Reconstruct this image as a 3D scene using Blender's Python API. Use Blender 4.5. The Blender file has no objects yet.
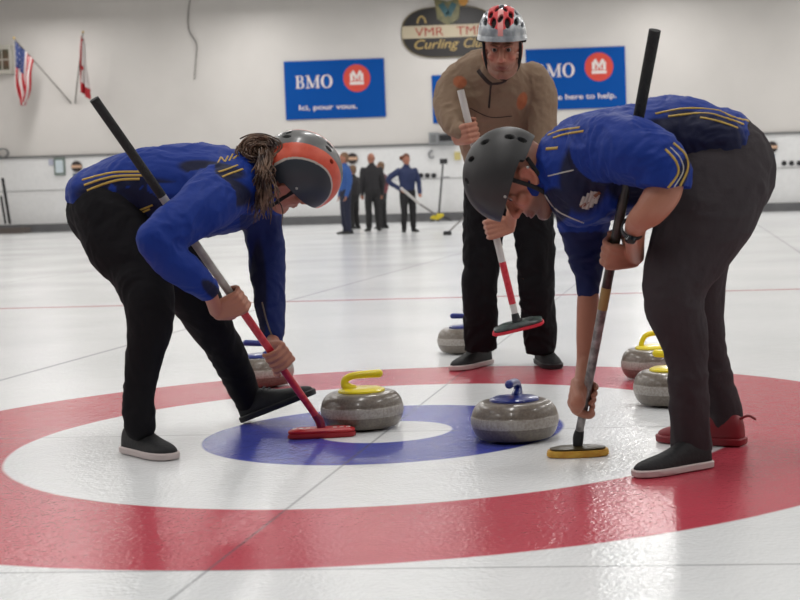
import bpy, bmesh, math, random
from mathutils import Vector, Matrix, noise
from mathutils.bvhtree import BVHTree
V = Vector
random.seed(7)
COL = bpy.context.scene.collection
# ------------------------------------------------------------------ camera calibration
F, H, PIT, ROLL, PX, PY = 1463.23, .8046, .06808, -.02947, 599.17, 289.94
cP, sP, cR, sR = math.cos(PIT), math.sin(PIT), math.cos(ROLL), math.sin(ROLL)
CX = V((1, 0, 0)); CU = V((0, sP, cP)); CF = V((0, cP, -sP)); EYE = V((0, 0, H))
def ray(px, py):
    u = (px-PX)/F; v = -(py-PY)/F
    u, v = cR*u-sR*v, sR*u+cR*v
    return CX*u+CU*v+CF
def at(px, py, Y):
    d = ray(px, py); return EYE+d*(Y/d.y)
def ground(px, py, z=0):
    d = ray(px, py); return EYE+d*((z-H)/d.z)
def proj(p):
    d = p-EYE; w = d.dot(CF); u = d.dot(CX)/w; v = d.dot(CU)/w
    u, v = cR*u+sR*v, -sR*u+cR*v
    return u*F+PX, -v*F+PY
cam = bpy.data.cameras.new('camera'); cam.sensor_width = 36; cam.lens = F/800*36
cam.shift_x = -(PX-400)/800; cam.shift_y = (PY-300)/800; cam.clip_end = 200
co = bpy.data.objects.new('camera', cam); COL.objects.link(co)
r_ = CX*cR+CU*sR; u_ = -CX*sR+CU*cR; b_ = -CF
co.matrix_world = Matrix(((r_.x, u_.x, b_.x, 0), (r_.y, u_.y, b_.y, 0), (r_.z, u_.z, b_.z, H), (0, 0, 0, 1)))
bpy.context.scene.camera = co
cam.dof.use_dof = True; cam.dof.focus_distance = 5.0; cam.dof.aperture_fstop = 6.3
# sheet frame
YAW = .07096; CEN = V((-.7451, 4.9768, 0))
AX = V((math.sin(YAW), math.cos(YAW), 0)); BX = V((math.cos(YAW), -math.sin(YAW), 0))
def S(b, a, z=0): return CEN+BX*b+AX*a+V((0, 0, z))
WALL_A = 40.0
def W(px, py, off=0.0):          # point on (or off metres in front of) the back wall
    d = ray(px, py); t = (WALL_A-off-(EYE-CEN).dot(AX))/d.dot(AX); return EYE+d*t
# ------------------------------------------------------------------ materials
def srgb(r, g, b):
    f = lambda c: (c/255/12.92) if c/255 <= .04045 else ((c/255+.055)/1.055)**2.4
    return (f(r), f(g), f(b), 1)
MATS = {}
def mat(name, rgb, rough=.6, metal=0, bump=0, bscale=60, spec=.5, var=0, vscale=8, emit=0, coat=0, dye=False, rgb2=None):
    if name in MATS: return MATS[name]
    m = bpy.data.materials.new(name); m.use_nodes = True; nt = m.node_tree; b = nt.nodes['Principled BSDF']
    c = srgb(*rgb); b.inputs['Base Color'].default_value = c
    b.inputs['Roughness'].default_value = rough; b.inputs['Metallic'].default_value = metal
    b.inputs['Specular IOR Level'].default_value = spec; b.inputs['Coat Weight'].default_value = coat
    tc = nt.nodes.new('ShaderNodeTexCoord')
    if dye:
        a = nt.nodes.new('ShaderNodeAttribute'); a.attribute_name = 'dye'
        nt.links.new(a.outputs['Color'], b.inputs['Base Color'])
    if var or rgb2:
        n = nt.nodes.new('ShaderNodeTexNoise'); n.inputs['Scale'].default_value = vscale; n.inputs['Detail'].default_value = 5
        nt.links.new(tc.outputs['Object'], n.inputs['Vector'])
        r = nt.nodes.new('ShaderNodeValToRGB')
        c2 = srgb(*rgb2) if rgb2 else tuple(min(1, x*(1+var)) for x in c[:3])+(1,)
        c1 = c if rgb2 else tuple(x*(1-var) for x in c[:3])+(1,)
        r.color_ramp.elements[0].position = .38; r.color_ramp.elements[1].position = .62
        r.color_ramp.elements[0].color = c1; r.color_ramp.elements[1].color = c2
        nt.links.new(n.outputs['Fac'], r.inputs['Fac']); nt.links.new(r.outputs['Color'], b.inputs['Base Color'])
    if bump:
        n = nt.nodes.new('ShaderNodeTexNoise'); n.inputs['Scale'].default_value = bscale; n.inputs['Detail'].default_value = 4
        bp = nt.nodes.new('ShaderNodeBump'); bp.inputs['Strength'].default_value = bump; bp.inputs['Distance'].default_value = .01
        nt.links.new(tc.outputs['Object'], n.inputs['Vector']); nt.links.new(n.outputs['Fac'], bp.inputs['Height'])
        nt.links.new(bp.outputs['Normal'], b.inputs['Normal'])
    if emit:
        b.inputs['Emission Color'].default_value = c; b.inputs['Emission Strength'].default_value = emit
    MATS[name] = m; return m
# ------------------------------------------------------------------ object helpers
def tag(o, label=None, cat=None, group=None, kind=None):
    if label: o['label'] = label
    if cat: o['category'] = cat
    if group: o['group'] = group
    if kind: o['kind'] = kind
    return o
class MB:
    def __init__(s): s.v = []; s.f = []; s.m = []
    def add(s, vs, fs, mi=0):
        b = len(s.v); s.v += [V(x) for x in vs]; s.f += [tuple(i+b for i in f) for f in fs]
        s.m += [mi]*len(fs) if isinstance(mi, int) else list(mi); return s
    def mesh(s, name):
        me = bpy.data.meshes.new(name); me.from_pydata([tuple(x) for x in s.v], [], s.f)
        me.polygons.foreach_set('material_index', s.m); me.update(); return me
    def build(s, name, mats, parent=None, smooth=True, loc=None, bevel=0, sharp=40):
        me = s.mesh(name); return link(name, me, mats, parent, smooth, loc, bevel, sharp)
def link(name, me, mats, parent=None, smooth=True, loc=None, bevel=0, sharp=40):
    if loc is not None: me.transform(Matrix.Translation(-V(loc)))
    for m in (mats if isinstance(mats, (list, tuple)) else [mats]): me.materials.append(m)
    bm = bmesh.new(); bm.from_mesh(me); bmesh.ops.recalc_face_normals(bm, faces=bm.faces); bm.to_mesh(me); bm.free()
    o = bpy.data.objects.new(name, me); COL.objects.link(o)
    if loc is not None: o.location = loc
    if parent is not None:
        o.parent = parent; o.matrix_parent_inverse = wm(parent).inverted()
    if smooth:
        me.polygons.foreach_set('use_smooth', [True]*len(me.polygons))
        try: me.set_sharp_from_angle(angle=math.radians(sharp))
        except Exception: pass
    if bevel:
        b = o.modifiers.new('bevel', 'BEVEL'); b.width = bevel; b.segments = 2; b.limit_method = 'ANGLE'
    return o
def wm(o):
    m = Matrix.LocRotScale(o.location, o.rotation_euler, o.scale)
    return m if o.parent is None else wm(o.parent) @ o.matrix_parent_inverse @ m
def empty(name, loc, rz=0):
    o = bpy.data.objects.new(name, None); COL.objects.link(o); o.location = loc; o.rotation_euler.z = rz; o.empty_display_size = .1
    return o
def crom(p0, p1, p2, p3, t):
    return .5*((2*p1)+(-p0+p2)*t+(2*p0-5*p1+4*p2-p3)*t*t+(-p0+3*p1-3*p2+p3)*t**3)
def tube(mb, nodes, caps='round', n=20, sub=6, dep=V((0, 1, 0)), mi=0):
    """nodes: (px,py,Y,r_px[,r_depth_m]) or (Vector, r[, r_depth])"""
    P = []
    for q in nodes:
        if isinstance(q[0], Vector): P.append((q[0].copy(), q[1], q[2] if len(q) > 2 else q[1]))
        else:
            r = q[3]*q[2]/F; P.append((at(q[0], q[1], q[2]), r, q[4] if len(q) > 4 else r))
    D = []
    k = len(P)
    for i in range(k-1):
        a = P[max(i-1, 0)]; b = P[i]; c = P[i+1]; d = P[min(i+2, k-1)]
        for j in range(sub):
            t = j/sub
            D.append((crom(a[0], b[0], c[0], d[0], t), max(1e-4, crom(a[1], b[1], c[1], d[1], t)), max(1e-4, crom(a[2], b[2], c[2], d[2], t))))
    D.append(P[-1])
    rings = []
    pv = None
    for i, (p, ra, rb) in enumerate(D):
        t = (D[min(i+1, len(D)-1)][0]-D[max(i-1, 0)][0]).normalized()
        v = dep-t*dep.dot(t)
        if v.length < .25: v = (pv-t*pv.dot(t)) if pv is not None else V((1, 0, 0))-t*t.x
        v.normalize(); pv = v; u = t.cross(v)
        rings.append((p, u, v, ra, rb, t))
    out = []
    if caps == 'round':
        p, u, v, ra, rb, t = rings[0]; rm = min(ra, rb)
        for a in (80, 60, 40, 20): out.append((p-t*rm*math.sin(math.radians(a)), u, v, ra*math.cos(math.radians(a)), rb*math.cos(math.radians(a))))
    out += [r[:5] for r in rings]
    if caps in ('round', 'endround'):
        p, u, v, ra, rb, t = rings[-1]; rm = min(ra, rb)
        for a in (20, 40, 60, 80): out.append((p+t*rm*math.sin(math.radians(a)), u, v, ra*math.cos(math.radians(a)), rb*math.cos(math.radians(a))))
    vs = []; fs = []
    for (p, u, v, ra, rb) in out:
        for j in range(n):
            a = 2*math.pi*j/n; vs.append(p+u*ra*math.cos(a)+v*rb*math.sin(a))
    for i in range(len(out)-1):
        for j in range(n):
            fs.append((i*n+j, i*n+(j+1) % n, (i+1)*n+(j+1) % n, (i+1)*n+j))
    fs.append(tuple(reversed(range(n)))); fs.append(tuple((len(out)-1)*n+j for j in range(n)))
    mb.add(vs, fs, mi); return mb
def cyl(mb, a, b, r, r2=None, n=16, mi=0, sub=1):
    tube(mb, [(V(a), r), (V(b), r if r2 is None else r2)], caps='flat', n=n, sub=sub, mi=mi); return mb
def ell(mb, M, c, r, nu=20, nv=12, mi=0):
    vs = []; fs = []
    for i in range(nv+1):
        th = math.pi*i/nv
        for j in range(nu):
            a = 2*math.pi*j/nu
            vs.append(M @ V((c[0]+r[0]*math.sin(th)*math.cos(a), c[1]+r[1]*math.sin(th)*math.sin(a), c[2]+r[2]*math.cos(th))))
    for i in range(nv):
        for j in range(nu): fs.append((i*nu+j, (i+1)*nu+j, (i+1)*nu+(j+1) % nu, i*nu+(j+1) % nu))
    mb.add(vs, fs, mi); return mb
def box(mb, M, c, s, mi=0):
    vs = [M @ V((c[0]+s[0]*x/2, c[1]+s[1]*y/2, c[2]+s[2]*z/2)) for x in (-1, 1) for y in (-1, 1) for z in (-1, 1)]
    mb.add(vs, [(0, 1, 3, 2), (4, 6, 7, 5), (0, 4, 5, 1), (2, 3, 7, 6), (0, 2, 6, 4), (1, 5, 7, 3)], mi); return mb
def lathe(mb, M, prof, n=64, mi=0):
    vs = []; fs = []
    for (r, z) in prof:
        for j in range(n): a = 2*math.pi*j/n; vs.append(M @ V((r*math.cos(a), r*math.sin(a), z)))
    for i in range(len(prof)-1):
        for j in range(n): fs.append((i*n+j, i*n+(j+1) % n, (i+1)*n+(j+1) % n, (i+1)*n+j))
    fs.append(tuple(reversed(range(n)))); fs.append(tuple((len(prof)-1)*n+j for j in range(n)))
    mb.add(vs, fs, mi); return mb
def remesh(mb, name, voxel, smooth=4, folds=None):
    me = mb.mesh('tmp'); o = bpy.data.objects.new('tmp', me); COL.objects.link(o)
    bm = bmesh.new(); bm.from_mesh(me); bmesh.ops.recalc_face_normals(bm, faces=bm.faces); bm.to_mesh(me); bm.free()
    r = o.modifiers.new('r', 'REMESH'); r.mode = 'VOXEL'; r.voxel_size = voxel
    s = o.modifiers.new('s', 'SMOOTH'); s.factor = .5; s.iterations = smooth
    dg = bpy.context.evaluated_depsgraph_get(); out = bpy.data.meshes.new_from_object(o.evaluated_get(dg))
    bpy.data.objects.remove(o); bpy.data.meshes.remove(me); out.name = name
    if folds:
        amp, sc = folds
        nr = [v.normal.copy() for v in out.vertices]
        for v, n in zip(out.vertices, nr):
            p = v.co*sc
            q = V((p.x, p.y, p.z))+noise.noise_vector(p*.6)*1.3
            a = 1-abs(noise.noise(q))*2.6                     # ridged creases
            b = noise.noise(p*.55+V((9, 3, 1)))
            v.co += n*amp*(a*.75+b*1.2+(1-abs(noise.noise(q*2.3))*2.6)*.35-.5)
        out.update()
    return out
def dye(me, fn):
    a = me.color_attributes.new('dye', 'FLOAT_COLOR', 'POINT')
    buf = []
    for v in me.vertices: buf += fn(v.co)
    a.data.foreach_set('color', buf)
def mixc(a, b, t): return [a[i]*(1-t)+b[i]*t for i in range(3)]+[1]
def sst(a, b, x):
    t = max(0, min(1, (x-a)/(b-a))); return t*t*(3-2*t)
# ------------------------------------------------------------------ setting
def floor_mat():
    m = bpy.data.materials.new('painted ice'); m.use_nodes = True; nt = m.node_tree; N = nt.nodes; L = nt.links
    b = N['Principled BSDF']; tc = N.new('ShaderNodeTexCoord'); sx = N.new('ShaderNodeSeparateXYZ'); L.new(tc.outputs['Object'], sx.inputs[0])
    def ma(op, a, c=None, d=None):
        n = N.new('ShaderNodeMath'); n.operation = op
        for i, q in enumerate((a, c, d)):
            if q is None: continue
            if isinstance(q, (int, float)): n.inputs[i].default_value = q
            else: L.new(q, n.inputs[i])
        return n.outputs[0]
    wob = N.new('ShaderNodeTexNoise'); wob.inputs['Scale'].default_value = 3; L.new(tc.outputs['Object'], wob.inputs['Vector'])
    X, Y = sx.outputs['X'], sx.outputs['Y']
    rad = ma('SQRT', ma('ADD', ma('MULTIPLY', X, X), ma('MULTIPLY', Y, Y)))
    rad = ma('ADD', rad, ma('MULTIPLY', ma('SUBTRACT', wob.outputs['Fac'], .5), .012))
    edge = .006
    def lt(v, r, e=edge):   # 1 where v<r
        n = N.new('ShaderNodeMapRange'); n.inputs['From Min'].default_value = r-e; n.inputs['From Max'].default_value = r+e
        n.inputs['To Min'].default_value = 1; n.inputs['To Max'].default_value = 0; L.new(v, n.inputs['Value']); return n.outputs[0]
    def mix(f, a, c):
        n = N.new('ShaderNodeMix'); n.data_type = 'RGBA'; L.new(f, n.inputs['Factor'])
        for k, q in ((6, a), (7, c)):
            if isinstance(q, tuple): n.inputs[k].default_value = q
            else: L.new(q, n.inputs[k])
        return n.outputs[2]
    cn = N.new('ShaderNodeTexNoise'); cn.inputs['Scale'].default_value = .6; cn.inputs['Detail'].default_value = 6; L.new(tc.outputs['Object'], cn.inputs['Vector'])
    white = mix(cn.outputs['Fac'], srgb(218, 220, 222), srgb(234, 235, 236))
    red = mix(wob.outputs['Fac'], srgb(180, 66, 80), srgb(192, 76, 90)); blue = mix(wob.outputs['Fac'], srgb(66, 74, 160), srgb(74, 82, 170))
    c = mix(lt(rad, 1.829), white, red)
    c = mix(lt(rad, 1.219), c, white); c = mix(lt(rad, .610), c, blue); c = mix(lt(rad, .225), c, white)
    def line(v, pos, w, col, st, c, e=.003):
        d = ma('ABSOLUTE', ma('SUBTRACT', v, pos)); f = ma('MULTIPLY', lt(d, w/2, e), st); return mix(f, c, col)
    grey = srgb(90, 92, 100)
    c = line(X, 0, .009, grey, .5, c); c = line(Y, 0, .009, grey, .45, c); c = line(Y, -1.829, .009, grey, .55, c)
    c = line(Y, 6.401, .12, srgb(176, 70, 80), .8, c, .01); c = line(Y, 28.35, .10, srgb(170, 60, 70), .5, c, .03)
    for q in (-6.4, -2.19, 2.25, -10.6): c = line(X, q, .03, grey, .4, c, .008)
    L.new(c, b.inputs['Base Color'])
    # pebbled ice
    p1 = N.new('ShaderNodeTexNoise'); p1.inputs['Scale'].default_value = 75; p1.inputs['Detail'].default_value = 2; L.new(tc.outputs['Object'], p1.inputs['Vector'])
    p2 = N.new('ShaderNodeTexNoise'); p2.inputs['Scale'].default_value = 14; p2.inputs['Detail'].default_value = 3; L.new(tc.outputs['Object'], p2.inputs['Vector'])
    h = ma('ADD', ma('MULTIPLY', p1.outputs['Fac'], 1.0), ma('MULTIPLY', p2.outputs['Fac'], .9))
    bp = N.new('ShaderNodeBump'); bp.inputs['Strength'].default_value = .3; bp.inputs['Distance'].default_value = .006
    L.new(h, bp.inputs['Height']); L.new(bp.outputs['Normal'], b.inputs['Normal'])
    rr = N.new('ShaderNodeMapRange'); rr.inputs['To Min'].default_value = .10; rr.inputs['To Max'].default_value = .26; L.new(cn.outputs['Fac'], rr.inputs['Value']); L.new(rr.outputs[0], b.inputs['Roughness'])
    b.inputs['IOR'].default_value = 1.31; b.inputs['Specular IOR Level'].default_value = .42
    return m
def room_obj(name, quads, m):
    mb = MB()
    for q in quads:
        mb.add(q, [tuple(range(len(q)))])
    o = mb.build(name, m, None, smooth=False); tag(o, kind='structure'); return o
BW0, BW1, A0, HT = (W(-26, 200)-CEN).dot(BX), 16.0, -9.0, 7.6
fl = MB(); fl.add([(BW0-.2, A0, 0), (BW1+.2, A0, 0), (BW1+.2, WALL_A+.2, 0), (BW0-.2, WALL_A+.2, 0)], [(0, 1, 2, 3)])
flo = fl.build('floor', floor_mat(), None, smooth=False); flo.location = CEN; flo.rotation_euler.z = -YAW; tag(flo, kind='structure')
wallm = mat('painted wall', (208, 204, 200), .75, bump=.12, bscale=3, var=.03, vscale=.5)
lowm = mat('white wainscot', (224, 224, 224), .5, bump=.05, bscale=6, var=.02)
def slab(name, b0, b1, a0, a1, z0, z1, m, kind='structure'):
    mb = MB(); vs = [S(b, a, z) for b in (b0, b1) for a in (a0, a1) for z in (z0, z1)]
    mb.add(vs, [(0, 1, 3, 2), (4, 6, 7, 5), (0, 4, 5, 1), (2, 3, 7, 6), (0, 2, 6, 4), (1, 5, 7, 3)])
    o = mb.build(name, m, None, smooth=False)
    if kind: tag(o, kind=kind)
    return o
slab('wall_back', BW0, BW1, WALL_A, WALL_A+.2, 0, HT, wallm)
slab('wall_left', BW0-.2, BW0, A0, WALL_A+.2, 0, HT, wallm)
slab('wall_right', BW1, BW1+.2, A0, WALL_A+.2, 0, HT, wallm)
slab('ceiling', BW0-.2, BW1+.2, A0, WALL_A+.2, HT, HT+.2, mat('ceiling paint', (190, 188, 184), .8))
slab('trim_1', BW0, BW1, WALL_A-.05, WALL_A, .26, 2.33, lowm)
slab('trim_2', BW0, BW1, WALL_A-.10, WALL_A, 2.33, 2.40, mat('grey ledge', (112, 112, 112), .5))
slab('trim_3', BW0, BW1, WALL_A-.07, WALL_A-.05, 1.30, 1.325, mat('thin rail', (170, 170, 170), .5))
slab('baseboard_back', BW0, BW1, WALL_A-.30, WALL_A, 0, .26, mat('dark bumper', (96, 96, 98), .7, var=.1, vscale=3))
# ------------------------------------------------------------------ lights
def area(b, a, z, sx, sy, pw, rot=(0, 0, 0), col=(1, .985, .96)):
    l = bpy.data.lights.new('ceiling_lamp', 'AREA'); l.shape = 'RECTANGLE'; l.size = sx; l.size_y = sy; l.energy = pw; l.color = col
    o = bpy.data.objects.new('ceiling_lamp', l); COL.objects.link(o); o.location = S(b, a, z); o.rotation_euler = (rot[0], rot[1], -YAW+rot[2]); return o
for a in (-7, -1, 5, 11, 18, 25, 32, 37.2):
    for b in (-18.8, -12.5, -6.3, 0, 6.3, 12.5):
        area(b, a, HT-.9, .5, 2.6, 128)
w = bpy.data.worlds.new('world'); bpy.context.scene.world = w; w.use_nodes = True
w.node_tree.nodes['Background'].inputs[0].default_value = (.8, .82, .86, 1); w.node_tree.nodes['Background'].inputs[1].default_value = .06
# ------------------------------------------------------------------ curling stones
gran = mat('granite', (100, 91, 82), .3, rgb2=(118, 108, 98), vscale=120, coat=.3)
band = mat('striking band', (150, 143, 136), .5, rgb2=(172, 166, 160), vscale=120)
yel = mat('yellow plastic', (236, 214, 26), .3, coat=.3); blu = mat('blue plastic', (26, 42, 120), .3, coat=.3)
def stone(px, py, hm, rz, label, grip='goose'):
    c = ground(px, py); r = empty('curling_stone', c, 0); tag(r, label, 'curling stone', 'curling stones lying in the rings')
    M = Matrix.Translation(c) @ Matrix.Rotation(rz, 4, 'Z') @ Matrix.Diagonal((1, 1, 1.12, 1))
    R = .1425; Ht = .116; prof = [(.055, .004), (.066, 0), (.072, .003), (.095, .010)]
    for i in range(15):
        a = math.radians(-62+i*(48/14)); prof.append((.100+.0425*math.cos(a), .058+.056*math.sin(a)))
    prof2 = [(.1415, .044), (.1432, .048), (.1436, .058), (.1432, .068), (.1415, .073)]
    prof = [q for q in prof if q[1] < .044]+[(.1412, .044), (.1414, .073)]
    for i in range(14):
        a = math.radians(16+i*(70/13)); prof.append((.100+.0425*math.cos(a), .058+.056*math.sin(a)))
    prof += [(.09, .1145), (.05, .1145)]
    lathe(MB(), M, prof, 72).build('granite_body', gran, r)
    lathe(MB(), M, prof2, 72).build('striking_band', band, r)
    lathe(MB(), M, [(.070, .108), (.082, .1155), (.080, .121), (.068, .125), (.03, .128)], 48).build('handle_plate', hm, r)
    mb = MB(); q = lambda x, z: M @ V((x, 0, z))
    if grip == 'loop':
        pts = [(-.055, .118, .013), (-.052, .14, .011), (-.035, .163, .011), (0, .172, .012), (.045, .172, .012), (.068, .168, .011)]
    else:
        pts = [(-.030, .120, .019), (-.050, .130, .017), (-.057, .142, .014), (-.050, .156, .0125), (-.025, .164, .0125), (.02, .167, .0135), (.062, .168, .0145)]
    tube(mb, [(q(x, z), rr, rr) for x, z, rr in pts], n=14, sub=6, dep=(M.to_3x3() @ V((0, 1, 0))))
    mb.build('handle', hm, r)
    return r
stone(363, 427.5, yel, 0.12, 'grey curling stone with yellow handle on the button, beside the red broom head')
stone(515.5, 439, blu, math.radians(-100), 'grey curling stone with blue handle end-on, at right edge of blue ring')
stone(261, 386, blu, 2.9, 'curling stone with blue handle behind the leg and broom of the left sweeper')
stone(466, 352.5, blu, 3.0, 'curling stone with blue handle furthest away, behind leg of the man in tan jacket')
stone(655, 378, yel, .1, 'yellow-handled stone behind, further from camera of the pair by right sweeper legs', 'loop')
stone(672, 404, yel, 2.6, 'yellow-handled stone in front, nearer of the pair half behind right sweeper leg')
# ------------------------------------------------------------------ figures: shared anatomy
SK = srgb(168, 112, 90)[:3]; LIP = srgb(118, 58, 54)[:3]; STUB = srgb(96, 66, 54)[:3]
skin = mat('skin', (178, 124, 102), .5, dye=True, bump=.08, bscale=120)
def frame(c, up, fwd):
    up = V(up).normalized(); fwd = V(fwd); fwd = (fwd-up*fwd.dot(up)).normalized(); x = fwd.cross(up)
    return Matrix(((x.x, fwd.x, up.x, c.x), (x.y, fwd.y, up.y, c.y), (x.z, fwd.z, up.z, c.z), (0, 0, 0, 1)))
def head(mb, M):
    ell(mb, M, (0, -.012, .03), (.075, .097, .090))
    ell(mb, M, (0, .022, -.035), (.060, .070, .080))
    ell(mb, M, (0, .062, -.094), (.030, .026, .022))
    tube(mb, [(M @ V((s*.052, -.002, -.055)), .018) if k == 0 else (M @ V((s*.024, .060, -.094)), .018) for k in (0, 1) for s in (1,)], n=12) if False else None
    for s in (1, -1):
        tube(mb, [(M @ V((s*.054, .0, -.050)), .016), (M @ V((s*.045, .036, -.083)), .018), (M @ V((s*.016, .068, -.099)), .017)], n=12, sub=4)
        ell(mb, M, (s*.040, .060, -.020), (.024, .024, .020), 14, 8)
        ell(mb, M, (s*.012, .098, -.030), (.009, .010, .008), 12, 8)
        ell(mb, M, (s*.030, .082, .030), (.026, .012, .009), 14, 8)
        ell(mb, M, (s*.031, .070, .006), (.020, .016, .016), 14, 8)
        # ear: rim with lobe
        tube(mb, [(M @ V((s*.073, .010, -.022)), .006), (M @ V((s*.079, .004, -.036)), .008), (M @ V((s*.083, -.012, -.018)), .006), (M @ V((s*.085, -.018, .006)), .006), (M @ V((s*.081, -.004, .022)), .006), (M @ V((s*.075, .010, .012)), .006)], n=10, sub=5)
        ell(mb, M, (s*.075, -.003, -.004), (.005, .014, .020), 12, 8)
    tube(mb, [(M @ V((0, .084, .018)), .008), (M @ V((0, .098, -.004)), .009), (M @ V((0, .110, -.024)), .012)], n=12, sub=5)
    ell(mb, M, (0, .108, -.028), (.012, .012, .010), 12, 8)
    ell(mb, M, (0, .082, -.055), (.030, .014, .018), 16, 8)
    ell(mb, M, (0, .090, -.057), (.023, .010, .0048), 16, 8)
    ell(mb, M, (0, .088, -.067), (.020, .010, .0058), 16, 8)
def face_carve(me, M, stubble=0):
    I = M.inverted()
    for v in me.vertices:
        p = I @ v.co
        if p.length > .16: continue
        for s in (1, -1):
            d = p-V((s*.031, .088, .010)); q = math.exp(-((d.x/.017)**2+(d.y/.02)**2+(d.z/.010)**2))
            p.y -= .0115*q
        if p.y > .06:
            q = math.exp(-((p.x/.024)**2+((p.z+.0615)/.0028)**2)); p.y -= .004*q
            q = math.exp(-((p.x/.03)**2+((p.z+.078)/.005)**2)); p.y -= .003*q
        v.co = M @ p
    me.update()
    def f(co):
        p = I @ co; c = list(SK)
        if p.length < .16:
            if p.y > .05:
                t = math.exp(-((p.x/.024)**4+((p.z+.062)/.009)**4)); lt_ = t*.8
            if stubble:
                t = sst(-.035, -.055, p.z)*sst(-.03, .01, p.y)*sst(-.14, -.12, p.z)*stubble; c = mixc(c, STUB, min(1, t*.6))[:3]
            t = 0
            for s in (1, -1):
                t += math.exp(-(((p.x-s*.040)/.02)**2+((p.z+.022)/.018)**2))*(p.y > .03)
                t += math.exp(-((p-V((s*.082, -.005, -.004))).length/.03)**2)
            t += math.exp(-((p-V((0, .118, -.028))).length/.018)**2)
            c = mixc(c, srgb(190, 106, 90)[:3], min(1, t)*.5)[:3]
            if p.y > .05: c = mixc(c, LIP, lt_)[:3]
        return list(c)+[1]
    dye(me, f)
eye_w = mat('eye white', (176, 166, 160), .3); eye_i = mat('iris', (46, 34, 26), .15); browm = mat('dark brows', (58, 40, 30), .8)
def eyes(M, parent, brow=True):
    for s in (1, -1):
        mb = MB(); c = V((s*.031, .0705, .009)); r = .0115
        vs = []; fs = []; ms = []; nu, nv = 20, 14
        for i in range(nv+1):
            th = math.pi*i/nv
            for j in range(nu): a = 2*math.pi*j/nu; vs.append(M @ (c+V((r*math.sin(th)*math.cos(a), r*math.cos(th), r*math.sin(th)*math.sin(a)))))
        for i in range(nv):
            for j in range(nu): fs.append((i*nu+j, (i+1)*nu+j, (i+1)*nu+(j+1) % nu, i*nu+(j+1) % nu)); ms.append(1 if i < 3 else 0)
        mb.add(vs, fs, ms); mb.build('eye', [eye_w, eye_i], parent)
        if brow:
            mb = MB(); tube(mb, [(M @ V((s*.013, .0940, .024)), .0018, .003), (M @ V((s*.030, .0945, .029)), .0022, .003), (M @ V((s*.050, .0800, .027)), .0018, .003)], n=8, sub=5)
            mb.build('eyebrow', browm, parent)
def hand(mb, C, A, K, T, rs, s=1, k=1.0):
    """fist around a shaft: C point on the axis, A axis, K side the palm lies on, T where the knuckles point; returns wrist"""
    A = V(A).normalized(); K = V(K); K = (K-A*K.dot(A)).normalized(); T0 = V(T); T = A.cross(K)
    if T.dot(T0) < 0: T = -T
    pol = lambda deg, r, off: C+A*off+(K*math.cos(math.radians(deg))+T*math.sin(math.radians(deg)))*r
    W0 = C+K*(rs+.022*k)-T*.058*k+A*(-.004*s)
    tips = (222, 240, 232, 205); rad = (.0092, .0096, .0092, .0080)
    for i in range(4):
        off = s*(1.5-i)*.0205*k; kn = pol(42, rs+.030*k, off)
        tube(mb, [(W0+A*off*.55, .015*k), (pol(5, rs+.022*k, off*.9), .0145*k), (kn, .0115*k)], n=12, sub=4)
        r = rad[i]*k
        tube(mb, [(kn, r*1.12), (pol(85, rs+.0185*k, off), r*1.06), (pol(128, rs+.0125*k, off*1.02), r), (pol(175, rs+.0115*k, off*1.03), r*.98), (pol(tips[i], rs+.0105*k, off*1.03), r*.86)], n=12, sub=5)
    tube(mb, [(W0+A*s*.014*k, .017*k), (pol(-45, rs+.024*k, s*.034*k), .0145*k), (pol(-95, rs+.015*k, s*.046*k), .0115*k), (pol(-150, rs+.013*k, s*.052*k), .0105*k), (pol(-195, rs+.014*k, s*.050*k), .0085*k)], n=12, sub=5)
    return W0
def sc(nodes, k, km=None):
    out = []
    for q in nodes:
        if isinstance(q[0], Vector): out.append((q[0], q[1]*k, (q[2] if len(q) > 2 else q[1])*k))
        elif len(q) > 4: out.append((q[0], q[1], q[2], q[3]*k, q[4]*k))
        else: out.append((q[0], q[1], q[2], q[3]*k))
    return out
def ribbon(mb, bvh, pts, wd=.008, mi=1, lift=.0016, n=60):
    wd *= .85
    Q = []
    tot = [0]
    for a, b in zip(pts, pts[1:]): tot.append(tot[-1]+math.dist(a, b))
    for i in range(n+1):
        s = tot[-1]*i/n
        for k in range(len(pts)-1):
            if s <= tot[k+1]+1e-9: break
        t = (s-tot[k])/(tot[k+1]-tot[k]); P = [V(p) for p in (pts[max(k-1, 0)], pts[k], pts[k+1], pts[min(k+2, len(pts)-1)])]
        q = crom(*P, t); d = ray(q.x, q.y).normalized(); h, nrm, _, _ = bvh.ray_cast(EYE, d)
        if h is None: continue
        if nrm.dot(d) > 0: nrm = -nrm
        Q.append((h, nrm))
    runs = [[]]
    for q in Q:
        if runs[-1] and (q[0]-runs[-1][-1][0]).length > .05: runs.append([])
        runs[-1].append(q)
    for R in runs:
        if len(R) < 4: continue
        vs = []; fs = []
        for i in range(len(R)):
            h = (R[max(i-1, 0)][0]+R[i][0]+R[min(i+1, len(R)-1)][0])/3; nrm = (R[max(i-1, 0)][1]+R[i][1]+R[min(i+1, len(R)-1)][1]).normalized()
            t = (R[min(i+1, len(R)-1)][0]-R[max(i-1, 0)][0]).normalized(); sd = t.cross(nrm).normalized()*wd/2
            for e in (sd, -sd):
                g, gn, _, _ = bvh.find_nearest(h+e); vs.append(g+nrm*lift)
            for e in (-sd, sd): vs.append(vs[-1]-nrm*.004 if e == -sd else vs[-3]-nrm*.004)
        for i in range(len(R)-1):
            a = i*4; c = a+4
            fs += [(a, a+1, c+1, c), (a+1, a+2, c+2, c+1), (a+3, a, c, c+3)]
        mb.add(vs, fs, mi)
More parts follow.
